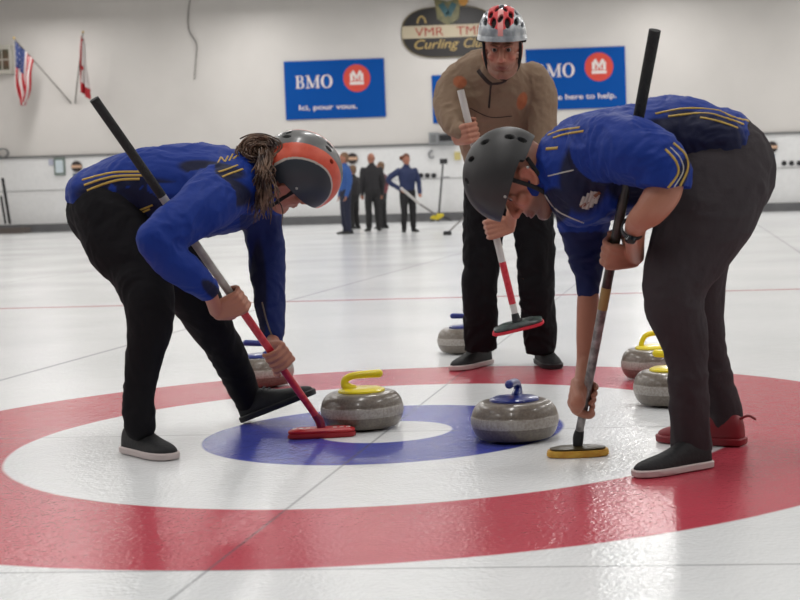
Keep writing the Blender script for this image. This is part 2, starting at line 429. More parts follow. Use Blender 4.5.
def garment(name, me, mats, parent, ribs=()):
    """a garment mesh with printed/sewn stripes as raised strips in the same mesh"""
    if ribs:
        bvh = BVHTree.FromPolygons([v.co.copy() for v in me.vertices], [tuple(p.vertices) for p in me.polygons])
        mb = MB()
        for (pts, wd, mi) in ribs: ribbon(mb, bvh, pts, wd, mi)
        bm = bmesh.new(); bm.from_mesh(me); lay = bm.verts.layers.float_color.get('dye'); vs = []
        for v in mb.v:
            nv = bm.verts.new(v)
            if lay: nv[lay] = (1, 1, 1, 1)
            vs.append(nv)
        for f, m in zip(mb.f, mb.m):
            try: nf = bm.faces.new([vs[i] for i in f]); nf.material_index = m
            except ValueError: pass
        bm.to_mesh(me); bm.free()
    return link(name, me, mats, parent, True, sharp=180)
def shoe(parent, heel, direc, label, upm, solem, tilt=0, L=.29, lace=None, name='shoe'):
    d = V((direc[0], direc[1], 0)).normalized(); s = V((0, 0, 1)).cross(d)
    R = Matrix(((d.x, s.x, 0, 0), (d.y, s.y, 0, 0), (0, 0, 1, 0), (0, 0, 0, 1)))
    M = Matrix.Translation(heel) @ R @ Matrix.Rotation(-tilt, 4, 'Y') @ Matrix.Scale(L/.29, 4)
    sec = [(0, .018, .055), (.008, .028, .078), (.03, .034, .090), (.07, .036, .095), (.105, .038, .088), (.14, .041, .070), (.175, .045, .056), (.21, .047, .047), (.24, .045, .041), (.265, .037, .034), (.282, .024, .027), (.29, .010, .020)]
    mb = MB(); n = 16; vs = []; fs = []
    for (x, w, h) in sec:
        for j in range(n+1):
            a = math.pi*j/n; vs.append(M @ V((x, w*(abs(math.cos(a))**.7)*(1 if math.cos(a) > 0 else -1), .012+(h)*math.sin(a)**.75)))
    for i in range(len(sec)-1):
        for j in range(n): fs.append((i*(n+1)+j, i*(n+1)+j+1, (i+1)*(n+1)+j+1, (i+1)*(n+1)+j))
        fs.append((i*(n+1)+n, i*(n+1), (i+1)*(n+1), (i+1)*(n+1)+n))
    fs.append(tuple(range(n+1))); fs.append(tuple((len(sec)-1)*(n+1)+j for j in reversed(range(n+1))))
    mb.add(vs, fs); o = mb.build(name, upm, parent); sub = o.modifiers.new('s', 'SUBSURF'); sub.levels = 1; sub.render_levels = 2
    if label: o['label'] = label
    mb = MB(); vs = []; fs = []; pr = []
    for (x, w, h) in sec: pr.append((x-.003 if x < .01 else x+(.004 if x > .28 else 0), w+.004))
    loop = [(x, w) for x, w in pr]+[(x, -w) for x, w in reversed(pr)]; m = len(loop)
    for z, e in ((0.003, -.003), (.006, 0), (.022, .001), (.026, -.002)):
        for (x, y) in loop: vs.append(M @ V((x+(e if x > .14 else -e), y+(e if y > 0 else -e), z)))
    for k in range(3):
        for j in range(m): fs.append((k*m+j, k*m+(j+1) % m, (k+1)*m+(j+1) % m, (k+1)*m+j))
    fs.append(tuple(reversed(range(m)))); fs.append(tuple(3*m+j for j in range(m))); mb.add(vs, fs); mb.build('sole', solem, o)
    if lace:
        mb = MB()
        for k in range(5):
            x = .118+k*.017; z = .012+.084-k*.0105
            tube(mb, [(M @ V((x, -.022, z-.008)), .0028), (M @ V((x+.004, 0, z+.001)), .003), (M @ V((x, .022, z-.008)), .0028)], n=8, sub=4)
        mb.build('laces', lace, o)
    return o
def helmet(parent, M0, mats, colour, vents, rivets=(), cen=(0, .004, .058), rad=(.110, .133, .126), brim=0, straps=None, name='helmet', label=None, rivm=None, tiltf=0):
    """colour(az_deg, theta_deg, p_local)->material index; vents: list of (local unit dir, half-length, half-width, tangent)"""
    M = M0 @ Matrix.Rotation(math.radians(-tiltf), 4, 'X'); nu, nv = 288, 120; c = V(cen)
    def tmax(a):   # a: azimuth, 90 = forward
        f = math.sin(a)
        t = 98+10*max(0, -f)
        side = abs(math.cos(a)); t += 6*math.exp(-((side-1)/.12)**2)*0
        # ear notch just in front of 0/180
        return math.radians(t+ (6 if f < -.3 else 0) - 3*max(0, f))
    vs = []; ms = []; fs = []
    for i in range(nv+1):
        for j in range(nu):
            a = 2*math.pi*j/nu; th = tmax(a)*i/nv
            u = V((math.sin(th)*math.cos(a), math.sin(th)*math.sin(a), math.cos(th)))
            p = V((u.x*rad[0], u.y*rad[1], u.z*rad[2])); dd = 0
            for (vd, hl, hw, tg) in vents:
                q = p-V((vd.x*rad[0], vd.y*rad[1], vd.z*rad[2]))
                if q.length > hl*1.6: continue
                n0 = vd; x = q.dot(tg); y = q.dot(n0.cross(tg)); e = (x/hl)**2+(y/hw)**2
                if e < 1.25: dd = max(dd, min(1, (1.25-e)/.35))
            if brim and th > tmax(a)*.90: p += u*brim*(i/nv-.90)/.10
            vs.append(M @ (c+p*(1-dd*.13))); ms.append(dd)
    mi = []
    for i in range(nv):
        for j in range(nu):
            a = 2*math.pi*(j+.5)/nu; th = tmax(a)*(i+.5)/nv
            idx = (i*nu+j, i*nu+(j+1) % nu, (i+1)*nu+(j+1) % nu, (i+1)*nu+j); fs.append(idx)
            u = V((math.sin(th)*math.cos(a), math.sin(th)*math.sin(a), math.cos(th)))
            mi.append(len(mats)-1 if sum(ms[k] for k in idx)/4 > .55 else colour(math.degrees(a), math.degrees(th), V((u.x*rad[0], u.y*rad[1], u.z*rad[2]))))
    nO = len(vs); k = .86
    for j in range(nu):       # inner lip and liner
        a = 2*math.pi*j/nu; th = tmax(a)
        p = V((math.sin(th)*math.cos(a)*rad[0], math.sin(th)*math.sin(a)*rad[1], math.cos(th)*rad[2])); vs.append(M @ (c+p*k))
    for i in range(1, 9):
        for j in range(nu):
            a = 2*math.pi*j/nu; th = tmax(a)*(1-i/8.0)
            vs.append(M @ (c+V((math.sin(th)*math.cos(a)*rad[0], math.sin(th)*math.sin(a)*rad[1], math.cos(th)*rad[2]))*k))
    for j in range(nu): fs.append((nv*nu+j, nv*nu+(j+1) % nu, nO+(j+1) % nu, nO+j)); mi.append(len(mats)-1)
    for i in range(8):
        for j in range(nu): fs.append((nO+i*nu+j, nO+i*nu+(j+1) % nu, nO+(i+1)*nu+(j+1) % nu, nO+(i+1)*nu+j)); mi.append(len(mats)-1)
    mb = MB(); mb.add(vs, fs, mi); o = mb.build(name, mats, parent, sharp=60)
    if label: o['label'] = label
    for d in rivets:
        p = c+V((d.x*rad[0], d.y*rad[1], d.z*rad[2])); mb = MB(); ell(mb, M, tuple(p), (.0045,)*3, 12, 8); mb.build('rivet', rivm, o)
    if straps:
        mb = MB()
        for pts in straps: tube(mb, [(M0 @ V(p), .0065, .0022) for p in pts], n=8, sub=5)
        mb.build('chin_strap', mat('black webbing', (26, 26, 28), .8), o)
    return o
def helmet_dir(M0, px, py, tiltf=14, cen=(0, .004, .058), rad=(.110, .133, .126)):
    """direction (unit ellipsoid) where the sight of this spot meets the helmet shell"""
    I = (M0 @ Matrix.Rotation(math.radians(-tiltf), 4, 'X')).inverted(); o = I @ EYE-V(cen); d = I.to_3x3() @ ray(px, py)
    o = V((o.x/rad[0], o.y/rad[1], o.z/rad[2])); d = V((d.x/rad[0], d.y/rad[1], d.z/rad[2]))
    A = d.dot(d); B = 2*o.dot(d); C = o.dot(o)-1; D = B*B-4*A*C
    if D < 0: return None
    return (o+d*((-B-math.sqrt(D))/(2*A))).normalized()
STR = [[(.080, .03, .03), (.078, .02, -.03), (.060, .02, -.085), (0, .035, -.122)], [(.082, -.045, .02), (.078, -.012, -.04), (.062, .018, -.083)],
       [(-.080, .03, .03), (-.078, .02, -.03), (-.060, .02, -.085), (0, .035, -.122)], [(-.082, -.045, .02), (-.078, -.012, -.04), (-.062, .018, -.083)]]
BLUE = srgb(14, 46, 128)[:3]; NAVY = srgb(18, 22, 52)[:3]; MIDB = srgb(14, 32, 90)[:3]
clothm = lambda n, **k: mat(n, (40, 60, 150), .62, dye=True, bump=.35, bscale=28, spec=.22, **k)
jackm = clothm('team jacket cloth'); gold = mat('gold print', (172, 140, 58), .55); pale = mat('pale print', (170, 166, 160), .55)
blackcloth = mat('black trouser cloth', (24, 23, 26), .8, bump=.4, bscale=24, spec=.12)
darkcloth = mat('charcoal trouser cloth', (60, 55, 58), .85, bump=.5, bscale=24, spec=.14)
blk = mat('black rubber', (22, 22, 24), .6); wsole = mat('off white sole', (196, 182, 180), .6); lacem = mat('dark laces', (52, 52, 56), .8)
suede = mat('black shoe upper', (17, 17, 20), .7, bump=.2, bscale=80); redu = mat('red gripper', (128, 22, 34), .5)
def blobs(px, py, L):
    t = 0
    for (cx, cy, rx, ry, ang) in L:
        a = math.radians(ang); dx = px-cx; dy = py-cy; u = dx*math.cos(a)+dy*math.sin(a); v = -dx*math.sin(a)+dy*math.cos(a)
        d = math.sqrt((u/rx)**2+(v/ry)**2); t = max(t, 1-sst(.85, 1.12, d))
    return t
# ------------------------------------------------------------------ brooms
def shaft_pts(a, b, Ya, Yb): return at(*a, Ya), at(*b, Yb)
def lerp(a, b, t): return a+(b-a)*t
def t_at(A, B, py):
    ya = proj(A)[1]; yb = proj(B)[1]; lo, hi = 0, 1
    for _ in range(40):
        m = (lo+hi)/2
        if (proj(lerp(A, B, m))[1]-py)*(yb-ya) < 0: lo = m
        else: hi = m
    return lo
# left broom
LA = at(94, 99, 4.36); LBt = ground(322, 437); LB = LBt+V((0, 0, .045))
RA = at(655, 30, 3.98); RBt = ground(578, 456); RB = RBt+V((0, 0, .045))
MA = at(460.5, 90, 6.12); MBp = at(517, 322, 6.16)
def broom_root(name, loc, label): r = empty(name, loc); tag(r, label, 'broom'); return r
redsh = mat('red printed shaft', (178, 30, 44), .35, rgb2=(196, 52, 66), vscale=60); whsh = mat('white printed shaft', (168, 164, 160), .35, rgb2=(150, 142, 138), vscale=25)
grip = mat('black grip', (22, 22, 22), .75, bump=.6, bscale=90); silver = mat('silver shaft', (150, 146, 144), .35, .3, rgb2=(96, 92, 92), vscale=40)
carb = mat('black printed shaft', (30, 28, 28), .3, rgb2=(58, 52, 46), vscale=30); tan = mat('gold shaft band', (150, 122, 70), .4)
def rbox(mb, M, L, Wd, Hh, mi=0, taper=.8, rnd=.45):
    n = 40; vs = []; fs = []; lev = [(0, .94), (.004, 1), (Hh*.55, 1), (Hh, taper)]
    for z, k in lev:
        for j in range(n):
            a = 2*math.pi*j/n; c, s = math.cos(a), math.sin(a); e = rnd
            vs.append(M @ V((L/2*k*math.copysign(abs(c)**e, c), Wd/2*k*math.copysign(abs(s)**e, s), z)))
    for i in range(3):
        for j in range(n): fs.append((i*n+j, i*n+(j+1) % n, (i+1)*n+(j+1) % n, (i+1)*n+j))
    fs += [tuple(reversed(range(n))), tuple(3*n+j for j in range(n))]; mb.add(vs, fs, mi)
def basis(o, x, z=(0, 0, 1)):
    x = V(x).normalized(); z = V(z); z = (z-x*z.dot(x)).normalized(); y = z.cross(x)
    return Matrix(((x.x, y.x, z.x, o.x), (x.y, y.y, z.y, o.y), (x.z, y.z, z.z, o.z), (0, 0, 0, 1)))
b = broom_root('broom', LBt, 'curling broom with red head and red lower shaft gripped by the left sweeper')
t1 = t_at(LA, LB, 196); t2 = t_at(LA, LB, 296)
cyl(MB(), LA, lerp(LA, LB, t1), .0145, .0140, 20).build('grip', grip, b)
cyl(MB(), lerp(LA, LB, t1), lerp(LA, LB, t2), .0130, .0130, 20).build('upper_shaft', whsh, b)
cyl(MB(), lerp(LA, LB, t2), LB, .0135, .0115, 20).build('lower_shaft', redsh, b)
mb = MB(); q = basis(LBt+V((0, 0, .001)), V((1, .12, 0))); rbox(mb, q, .226, .075, .016, rnd=.35, taper=.97); mb.build('pad', mat('red pad', (150, 24, 34), .7), b)
mb = MB(); q = basis(LBt+V((0, 0, .016)), V((1, .12, 0))); rbox(mb, q, .222, .066, .017, rnd=.4, taper=.8); hd = mb.build('head', mat('red head plastic', (186, 34, 42), .35), b)
mb = MB(); tube(mb, [(LBt+V((0, 0, .026)), .014), (lerp(LB, LA, .010), .0155), (lerp(LB, LA, .028), .0135)], n=14); mb.build('socket', mat('dark red socket', (120, 26, 52), .4), b)
mb = MB()
for k in (-1, 1):
    for e in range(3): box(mb, q, (k*(.045+.022*e), -.005, .0165), (.014, .016, .0016))
mb.build('lettering', mat('white print', (224, 214, 210), .5), hd)
b = broom_root('broom', RBt, 'curling broom with black and silver shaft and oval yellow pad held by right sweeper')
tt = [t_at(RA, RB, y) for y in (125, 205, 292, 306, 378)]
cyl(MB(), RA, lerp(RA, RB, tt[0]), .0165, .0155, 20).build('grip', grip, b)
cyl(MB(), lerp(RA, RB, tt[0]), lerp(RA, RB, tt[2]), .0145, .0145, 20).build('upper_shaft', carb, b)
cyl(MB(), lerp(RA, RB, tt[1]+.20), lerp(RA, RB, tt[1]+.255), .0150, .0150, 20).build('band', tan, b)
cyl(MB(), lerp(RA, RB, tt[2]), RB, .0145, .0125, 20).build('lower_shaft', silver, b)
Q = basis(RBt+V((0, 0, .001)), V((1, .05, 0)))
mb = MB(); rbox(mb, Q, .19, .085, .020, rnd=.75, taper=.97); mb.build('pad', mat('yellow orange pad', (186, 128, 34), .6, rgb2=(206, 160, 60), vscale=30), b)
mb = MB(); rbox(mb, basis(RBt+V((0, 0, .020)), V((1, .05, 0))), .17, .070, .012, rnd=.75, taper=.7); mb.build('head', mat('dark olive head', (62, 52, 26), .4), b)
mb = MB(); tube(mb, [(RBt+V((0, 0, .026)), .014), (lerp(RB, RA, .010), .0165), (lerp(RB, RA, .026), .0145)], n=14); mb.build('socket', blk, b)
b = broom_root('broom', MBp, 'white and red curling broom held off the ice by the man in tan jacket')
ta, tb = t_at(MA, MBp, 262), t_at(MA, MBp, 304)
wh = mat('white shaft', (196, 192, 188), .35)
cyl(MB(), MA, lerp(MA, MBp, ta), .0150, .0150, 20).build('upper_shaft', wh, b)
cyl(MB(), lerp(MA, MBp, ta), lerp(MA, MBp, tb), .0150, .0150, 20).build('red_band', redsh, b)
cyl(MB(), lerp(MA, MBp, tb), MBp, .0145, .0130, 20).build('lower_shaft', wh, b)
e1, e2 = at(494, 333, 6.16), at(543, 321, 6.16); mid = (e1+e2)/2; axs = e2-e1; upv = V((0, -.25, 1))
mb = MB(); rbox(mb, basis(mid+V((0, 0, -.008)), axs, upv), .225, .075, .012, rnd=.45, taper=.97); mb.build('pad', mat('red pad bright', (196, 28, 50), .6), b)
mb = MB(); rbox(mb, basis(mid+V((0, 0, .004)), axs, upv), .21, .068, .022, rnd=.5, taper=.7); mb.build('head', mat('black head', (34, 38, 40), .35, rgb2=(70, 84, 80), vscale=30), b)
mb = MB(); tube(mb, [(mid+V((0, 0, .02)), .022), (lerp(MBp, MA, .0), .020), (lerp(MBp, MA, .03), .0165)], n=14); mb.build('socket', blk, b)
# ------------------------------------------------------------------ LEFT SWEEPER
def sweeper_left():
    body = MB()
    A = (LB-LA).normalized()
    C1 = lerp(LA, LB, t_at(LA, LB, 300)); C2 = lerp(LA, LB, t_at(LA, LB, 358))
    w1 = hand(body, C1, A, V((-.25, -1, .1)), V((1, -.1, .7)), .0145, s=1)
    w2 = hand(body, C2, A, V((.75, .75, .45)), V((.3, -1, -.2)), .0145, s=1)
    HM = frame(at(286, 177, 4.86), V((.76, -.34, .58)), V((.55, .46, -.70)))
    head(body, HM)
    pel = [(158, 198, 4.83, 33, .14), (128, 199, 4.83, 42, .165), (110, 211, 4.83, 41, .165)]
    nleg = [(112, 212, 4.76, 38), (122, 240, 4.73, 38), (137, 268, 4.69, 31), (148, 298, 4.64, 25.5), (150, 325, 4.62, 22.5), (145, 354, 4.62, 18.5), (140, 388, 4.62, 15.5), (139, 410, 4.62, 16), (139.5, 426, 4.62, 16)]
    fleg = [(132, 210, 4.93, 38), (162, 250, 4.98, 33), (190, 290, 5.04, 26), (211, 326, 5.11, 21.5), (230, 360, 5.19, 17.5), (243, 388, 5.25, 14.5), (250, 404, 5.28, 14)]
    tor = [(96, 193, 4.83, 27, .155), (120, 190, 4.83, 35, .165), (155, 189, 4.83, 43, .165), (195, 190, 4.84, 47, .185), (230, 189, 4.84, 44, .20), (252, 184, 4.84, 34, .15), (264, 183, 4.84, 22, .085)]
    nup = [(228, 186, 4.72, 30), (205, 204, 4.60, 28), (178, 224, 4.50, 25), (157, 240, 4.44, 20.5)]
    nfo = [(157, 240, 4.44, 20.5), (172, 259, 4.46, 19), (192, 277, 4.50, 16), (207, 288, 4.54, 12.5)]
    fup = [(248, 198, 4.98, 28), (262, 225, 5.02, 21), (267, 262, 5.03, 17.5)]
    ffo = [(267, 262, 5.03, 17.5), (269, 295, 5.0, 16), (272, 322, 4.97, 13), (273, 336, 4.95, 11)]
    neck = [(255, 185, 4.84, 18), (272, 183, 4.84, 17), (284, 180, 4.84, 19)]
    for c in (pel, tor): tube(body, sc(c, .86))
    for c in (nleg[:-1], fleg[:-1]): tube(body, sc(c, .78))
    tube(body, neck)
    tube(body, sc(nup, .8)); tube(body, sc(fup, .8))
    tube(body, sc(nfo[:-1], .75)+[(at(207, 288, 4.54), .024), (w1, .0215, .019)]); tube(body, sc(ffo[:-1], .75)+[(at(273, 337, 4.95), .024), (w2, .0215, .019)])
    me = remesh(body, 'person', .0038, 3); face_carve(me, HM)
    P = link('person', me, skin, None, True, sharp=180, loc=V((at(190, 300, 4.9).x, 4.9, 0)))
    tag(P, 'person bending in blue jacket and orange striped helmet, sweeping with red broom on left', 'person')
    eyes(HM, P, False)
    t = MB()
    tube(t, pel); tube(t, nleg, 'endround' if 0 else 'round'); tube(t, fleg)
    tm = remesh(t, 'trousers', .0065, 5, (.0045, 11)); link('trousers', tm, blackcloth, P, True, sharp=180)
    j = MB()
    tube(j, tor); tube(j, nup); tube(j, nfo); tube(j, fup); tube(j, ffo)
    tube(j, [(246, 181, 4.84, 27, .105), (262, 182, 4.84, 24, .095), (270, 183, 4.84, 22, .085)], 'flat')
    jm = remesh(j, 'jacket', .0062, 5, (.006, 11))
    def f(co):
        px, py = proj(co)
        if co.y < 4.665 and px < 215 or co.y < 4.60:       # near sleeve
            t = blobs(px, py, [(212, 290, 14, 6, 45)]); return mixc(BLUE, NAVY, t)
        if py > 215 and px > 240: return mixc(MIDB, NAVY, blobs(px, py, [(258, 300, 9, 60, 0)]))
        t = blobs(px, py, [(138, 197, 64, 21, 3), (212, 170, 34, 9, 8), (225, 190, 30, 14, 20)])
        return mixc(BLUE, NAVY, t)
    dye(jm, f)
    ribs = [([(82, 180), (99, 175.5), (116, 172.3), (143.5, 171.8)], .009, 1), ([(84, 185.3), (101, 179.4), (118.5, 176), (143.5, 175.4)], .009, 1), ([(87, 190.7), (103.4, 184.2), (120.7, 179.8), (140, 179)], .009, 1),
            ([(116, 211), (131.5, 215.6), (150, 209)], .007, 1), ([(125, 207), (134, 211.5), (153, 205)], .007, 1),
            ([(218, 172), (225, 170), (238, 165)], .007, 1), ([(222, 177), (229, 174), (243, 169)], .007, 1),
            ([(218, 163), (221, 157)], .006, 1), ([(221, 157), (225, 162)], .006, 1), ([(225, 162), (228, 156)], .006, 1), ([(229, 161), (233, 154)], .006, 1), ([(233, 159), (238, 155)], .006, 1),
            ([(262, 302), (268, 325), (273, 337)], .006, 2)]
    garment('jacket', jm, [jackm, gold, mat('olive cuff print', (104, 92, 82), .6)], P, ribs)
    h = ground(127, 452); h2 = ground(180, 462)
    shoe(P, h, (h2-h), 'black skate shoe with off-white sole', suede, wsole, 0, .275, lacem)
    h = ground(244, 423); shoe(P, h, V((1, -.10, 0)), 'black shoe tipped up on its heel', suede, blk, math.radians(20), .285, lacem)
    # helmet
    grey = mat('grey helmet shell', (98, 98, 98), .35, coat=.3); orn = mat('orange helmet stripe', (196, 72, 50), .4, rgb2=(210, 90, 66), vscale=20)
    lin = mat('pale helmet line', (176, 168, 160), .4); sl = mat('slate helmet shell', (40, 46, 54), .45); vent = mat('helmet vent dark', (18, 18, 20), .7)
    def colr(a, th, p):
        lat = abs(p.x)
        k = lat-.012*sst(.05, -.1, p.y)
        if k < .028: return 0
        if k < .070: return 1
        if k < .075: return 2
        return 3
    vd = []
    for (x, y, hl, hw) in ((288, 135, .014, .006), (328, 146.5, .013, .007), (330, 162, .008, .006), (340, 174, .010, .005)):
        d = helmet_dir(HM, x, y)
        if d is None: continue
        for s in (1, -1):
            e = V((d.x*s, d.y, d.z)); tg = V((0, 1, 0)); tg = (tg-e*tg.dot(e)).normalized(); vd.append((e, hl, hw, tg))
    rv = [d for d in (helmet_dir(HM, 297, 187),) if d]
    helmet(P, HM, [grey, orn, lin, sl, vent], colr, vd, rv, straps=STR, label='slate helmet with orange stripe and grey crown', rivm=pale, tiltf=14, rad=(.119, .140, .134))
    # hair: tied back with loose strands
    hm = mat('brown hair', (52, 36, 32), .45, rgb2=(120, 94, 76), vscale=26)
    mb = MB(); rnd = random.Random(3)
    ell(mb, frame(at(263, 148, 4.80), (0, 0, 1), (0, 1, 0)), (0, 0, 0), (.042, .04, .030))
    for k in range(110):
        a = rnd.random()*6.28; c = at(262+rnd.uniform(-4, 4), 149+rnd.uniform(-4, 4), 4.80+rnd.uniform(-.03, .02)); R0 = .028+rnd.random()*.020; bx = rnd.uniform(.9, 1.5)
        pts = []
        for q in range(7):
            g = a+q*.5; pts.append((c+V((math.cos(g)*R0*bx, rnd.uniform(-.02, .0)-.02, math.sin(g)*R0*.8)), .0026))
        tube(mb, pts, n=5, sub=3)
    for k in range(230):
        x0 = 264+rnd.uniform(-6, 7); y0 = 153+rnd.uniform(-6, 10); Y = 4.75+rnd.uniform(-.02, .06)
        x1 = 262+rnd.gauss(0, 5); ln = rnd.uniform(.35, 1)
        pts = [(at(x0, y0, Y), .0024), (at(x0-1+rnd.uniform(-3, 3), y0+20*ln, Y-.03), .0026), (at(x1+rnd.uniform(-3, 5), y0+44*ln, Y-.05), .0022), (at(x1+rnd.uniform(-8, 6), y0+64*ln, Y-.03), .0010)]
        tube(mb, pts, n=5, sub=4)
    mb.build('hair', hm, P)
    return P
sweeper_left()
# ------------------------------------------------------------------ RIGHT SWEEPER
def sweeper_right():
    body = MB(); A = (RB-RA).normalized()
    C1 = lerp(RA, RB, t_at(RA, RB, 252)); C2 = lerp(RA, RB, t_at(RA, RB, 396))
    w1 = hand(body, C1, A, V((.55, -1, .2)), V((-1, -.4, 0)), .0145, s=-1, k=.96)
    w2 = hand(body, C2, A, V((-1, -.25, .15)), V((0, 1, -.1)), .0145, s=1, k=1.05)
    HM = frame(at(525, 178, 4.26), V((-.87, -.05, .48)), V((-.48, -.12, -.87)))
    head(body, HM)
    pel = [(672, 158, 4.28, 38, .13), (700, 160, 4.28, 48, .165), (721, 163, 4.28, 51.5, .195), (724, 173, 4.28, 52, .19)]
    nleg = [(718, 184, 4.20, 52), (706, 215, 4.16, 50), (692, 245, 4.14, 43), (679, 272, 4.12, 36), (674, 300, 4.11, 31), (682, 330, 4.12, 26), (687, 358, 4.13, 22.5), (689, 400, 4.15, 21.5), (691, 438, 4.17, 21.5), (691, 448, 4.18, 21.5)]
    fleg = [(705, 190, 4.40, 42), (698, 250, 4.44, 34), (697, 305, 4.48, 27), (704, 350, 4.52, 22.5), (715, 385, 4.54, 20.5), (724, 412, 4.55, 19), (724, 436, 4.55, 18)]
    tor = [(720, 143, 4.28, 35, .205), (706, 144, 4.28, 42, .20), (680, 144, 4.28, 47, .175), (645, 152, 4.28, 51, .18), (610, 164, 4.28, 55, .20), (578, 174, 4.28, 54, .205), (555, 178, 4.28, 45, .15), (542, 181, 4.28, 30, .09)]
    nup = [(600, 150, 4.12, 36), (625, 150, 4.02, 35), (648, 155, 3.96, 33), (663, 165, 3.93, 29), (666, 175, 3.93, 27)]
    nhem = [(655, 158, 3.94, 30), (665, 170, 3.93, 28.5), (664, 187, 3.93, 27.5)]
    nfo = [(at(664, 172, 3.93), .048), (at(664, 190, 3.93), .050), (at(651, 210, 3.93), .044), (at(636, 226, 3.98), .031), (w1, .025, .021)]
    fup = [(582, 205, 4.44, 30), (585, 238, 4.46, 22), (587, 268, 4.45, 16.5), (589, 297, 4.44, 11.5)]
    ffo = [(at(588, 280, 4.445), .028), (at(588, 302, 4.44), .034), (at(586, 335, 4.43), .030), (at(584, 364, 4.42), .024), (w2, .023, .020)]
    neck = [(550, 178, 4.28, 24), (532, 180, 4.27, 20), (518, 181, 4.26, 22)]
    for c in (pel, tor): tube(body, sc(c, .86))
    for c in (nleg[:-1], fleg[:-1]): tube(body, sc(c, .78))
    tube(body, neck); tube(body, sc(nup, .78)); tube(body, sc(fup[:-1], .78)); tube(body, nfo); tube(body, ffo)
    me = remesh(body, 'person', .0038, 3); face_carve(me, HM, 1.5)
    P = link('person', me, skin, None, True, sharp=180, loc=V((at(680, 300, 4.3).x, 4.3, 0)))
    tag(P, 'person bending in short-sleeved blue jacket and black helmet, sweeping in front on right', 'person')
    eyes(HM, P, False)
    t = MB(); tube(t, pel); tube(t, nleg); tube(t, fleg)
    tm = remesh(t, 'trousers', .0065, 5, (.0042, 9)); link('trousers', tm, darkcloth, P, True, sharp=180)
    j = MB(); tube(j, tor); tube(j, nup[:-1]); tube(j, nhem, 'flat'); tube(j, fup, 'flat')
    tube(j, [(560, 178, 4.28, 37, .12), (545, 180, 4.28, 31, .10), (537, 181, 4.28, 27, .085)], 'flat')
    jm = remesh(j, 'jacket', .0062, 5, (.0075, 12))
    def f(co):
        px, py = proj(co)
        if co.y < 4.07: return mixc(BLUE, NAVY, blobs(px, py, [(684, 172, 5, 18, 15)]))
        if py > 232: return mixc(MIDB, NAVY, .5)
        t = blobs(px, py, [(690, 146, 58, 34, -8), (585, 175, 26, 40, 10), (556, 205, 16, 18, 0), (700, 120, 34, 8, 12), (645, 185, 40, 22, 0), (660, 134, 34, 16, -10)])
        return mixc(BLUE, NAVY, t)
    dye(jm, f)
    ribs = [([(655, 114), (684, 108.5), (716, 110), (733, 117), (749, 121)], .0075, 1), ([(668, 116.5), (704, 113), (724, 117.5), (744, 124.5)], .0075, 1), ([(700, 117.5), (718, 121), (738, 128)], .007, 1),
            ([(673, 143), (685, 154), (688, 168), (680, 186)], .008, 1), ([(665, 149), (675, 160), (678, 173), (668, 188)], .008, 1), ([(670, 147), (680, 158), (683, 171), (674, 187)], .004, 2),
            ([(548, 135), (562, 130), (580, 127.5)], .007, 1), ([(553, 138), (566, 134), (584, 131)], .007, 1),
            ([(695, 164), (702, 156), (712, 158)], .007, 1), ([(698, 172), (709, 168), (713, 161)], .007, 1), ([(700, 166), (706, 163)], .007, 1),
            ([(546, 149), (558, 148)], .010, 1), ([(545, 195), (558, 211), (584, 223)], .006, 2), ([(548, 176), (574, 170)], .004, 2)]
    # crest on the chest
    ribs += [([(583+k*3.4-e, 201-k*.5+3*e), (583+k*3.4+e, 201-k*.5-3*e)], .014, 2) for k, e in enumerate((1.5, 2.6, 3, 2.6, 1.5))]+[([(581, 207), (600, 192)], .012, 3)]
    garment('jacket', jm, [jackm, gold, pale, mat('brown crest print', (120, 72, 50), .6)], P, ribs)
    h = ground(706, 467); h2 = ground(640, 477)
    shoe(P, h+V((.01, 0, 0)), (h2-h), 'black skate shoe with pale sole', suede, wsole, 0, .255, None)
    h = ground(744, 446); h2 = ground(655, 441)
    s2 = shoe(P, h, (h2-h), 'dark red shoe with heel loop', redu, redu, 0, .29, None)
    mb = MB(); tube(mb, [(h+V((-.01, 0, .085)), .004), (h+V((.015, -.005, .095)), .004), (h+V((.035, -.01, .085)), .004)], n=8); mb.build('heel_loop', redu, s2)
    bl = mat('black helmet shell', (38, 37, 38), .5, rgb2=(44, 43, 44), vscale=10); vent = mat('helmet vent dark', (18, 18, 20), .7)
    vd = []
    for (x, y, hl, hw) in ((507.5, 138.5, .013, .0085), (519.5, 141.5, .013, .0075), (482.8, 143.5, .013, .0085), (469.5, 160, .013, .008), (465.5, 181, .012, .006)):
        d = helmet_dir(HM, x, y)
        if d is None: continue
        for s in (1, -1):
            e = V((d.x*s, d.y, d.z)); tg = V((0, 0, 1)); tg = (tg-e*tg.dot(e)).normalized(); vd.append((e, hl, hw, tg))
    rv = [d for d in (helmet_dir(HM, 525, 168), helmet_dir(HM, 503, 196)) if d]
    helmet(P, HM, [bl, vent], lambda a, t, p: 0, vd, rv, straps=STR, label='matt black skate helmet with oval vents', rivm=pale, tiltf=14, rad=(.115, .139, .129), cen=(0, .002, .052))
    # watch
    mb = MB(); c = at(633, 228.5, 3.99); d = (w1-at(651, 210, 3.93)).normalized()
    vs = []; fs = []; u = d.cross(V((0, 1, 0))).normalized(); v = d.cross(u); n = 28
    for k in (-.009, -.008, .008, .009):
        for i in range(n):
            a = 2*math.pi*i/n; r = .0335 if abs(k) < .0085 else .029; vs.append(c+d*k*1.1+u*r*math.cos(a)+v*r*math.sin(a))
    for i in range(3):
        for q in range(n): fs.append((i*n+q, i*n+(q+1) % n, (i+1)*n+(q+1) % n, (i+1)*n+q))
    mb.add(vs, fs); wt = mb.build('watch', blk, P)
    mb = MB(); cyl(mb, c-v*.031*(1 if v.y > 0 else -1), c-v*.041*(1 if v.y > 0 else -1), .016, .014, 20); mb.build('watch_case', mat('dark watch glass', (30, 32, 38), .15), wt)
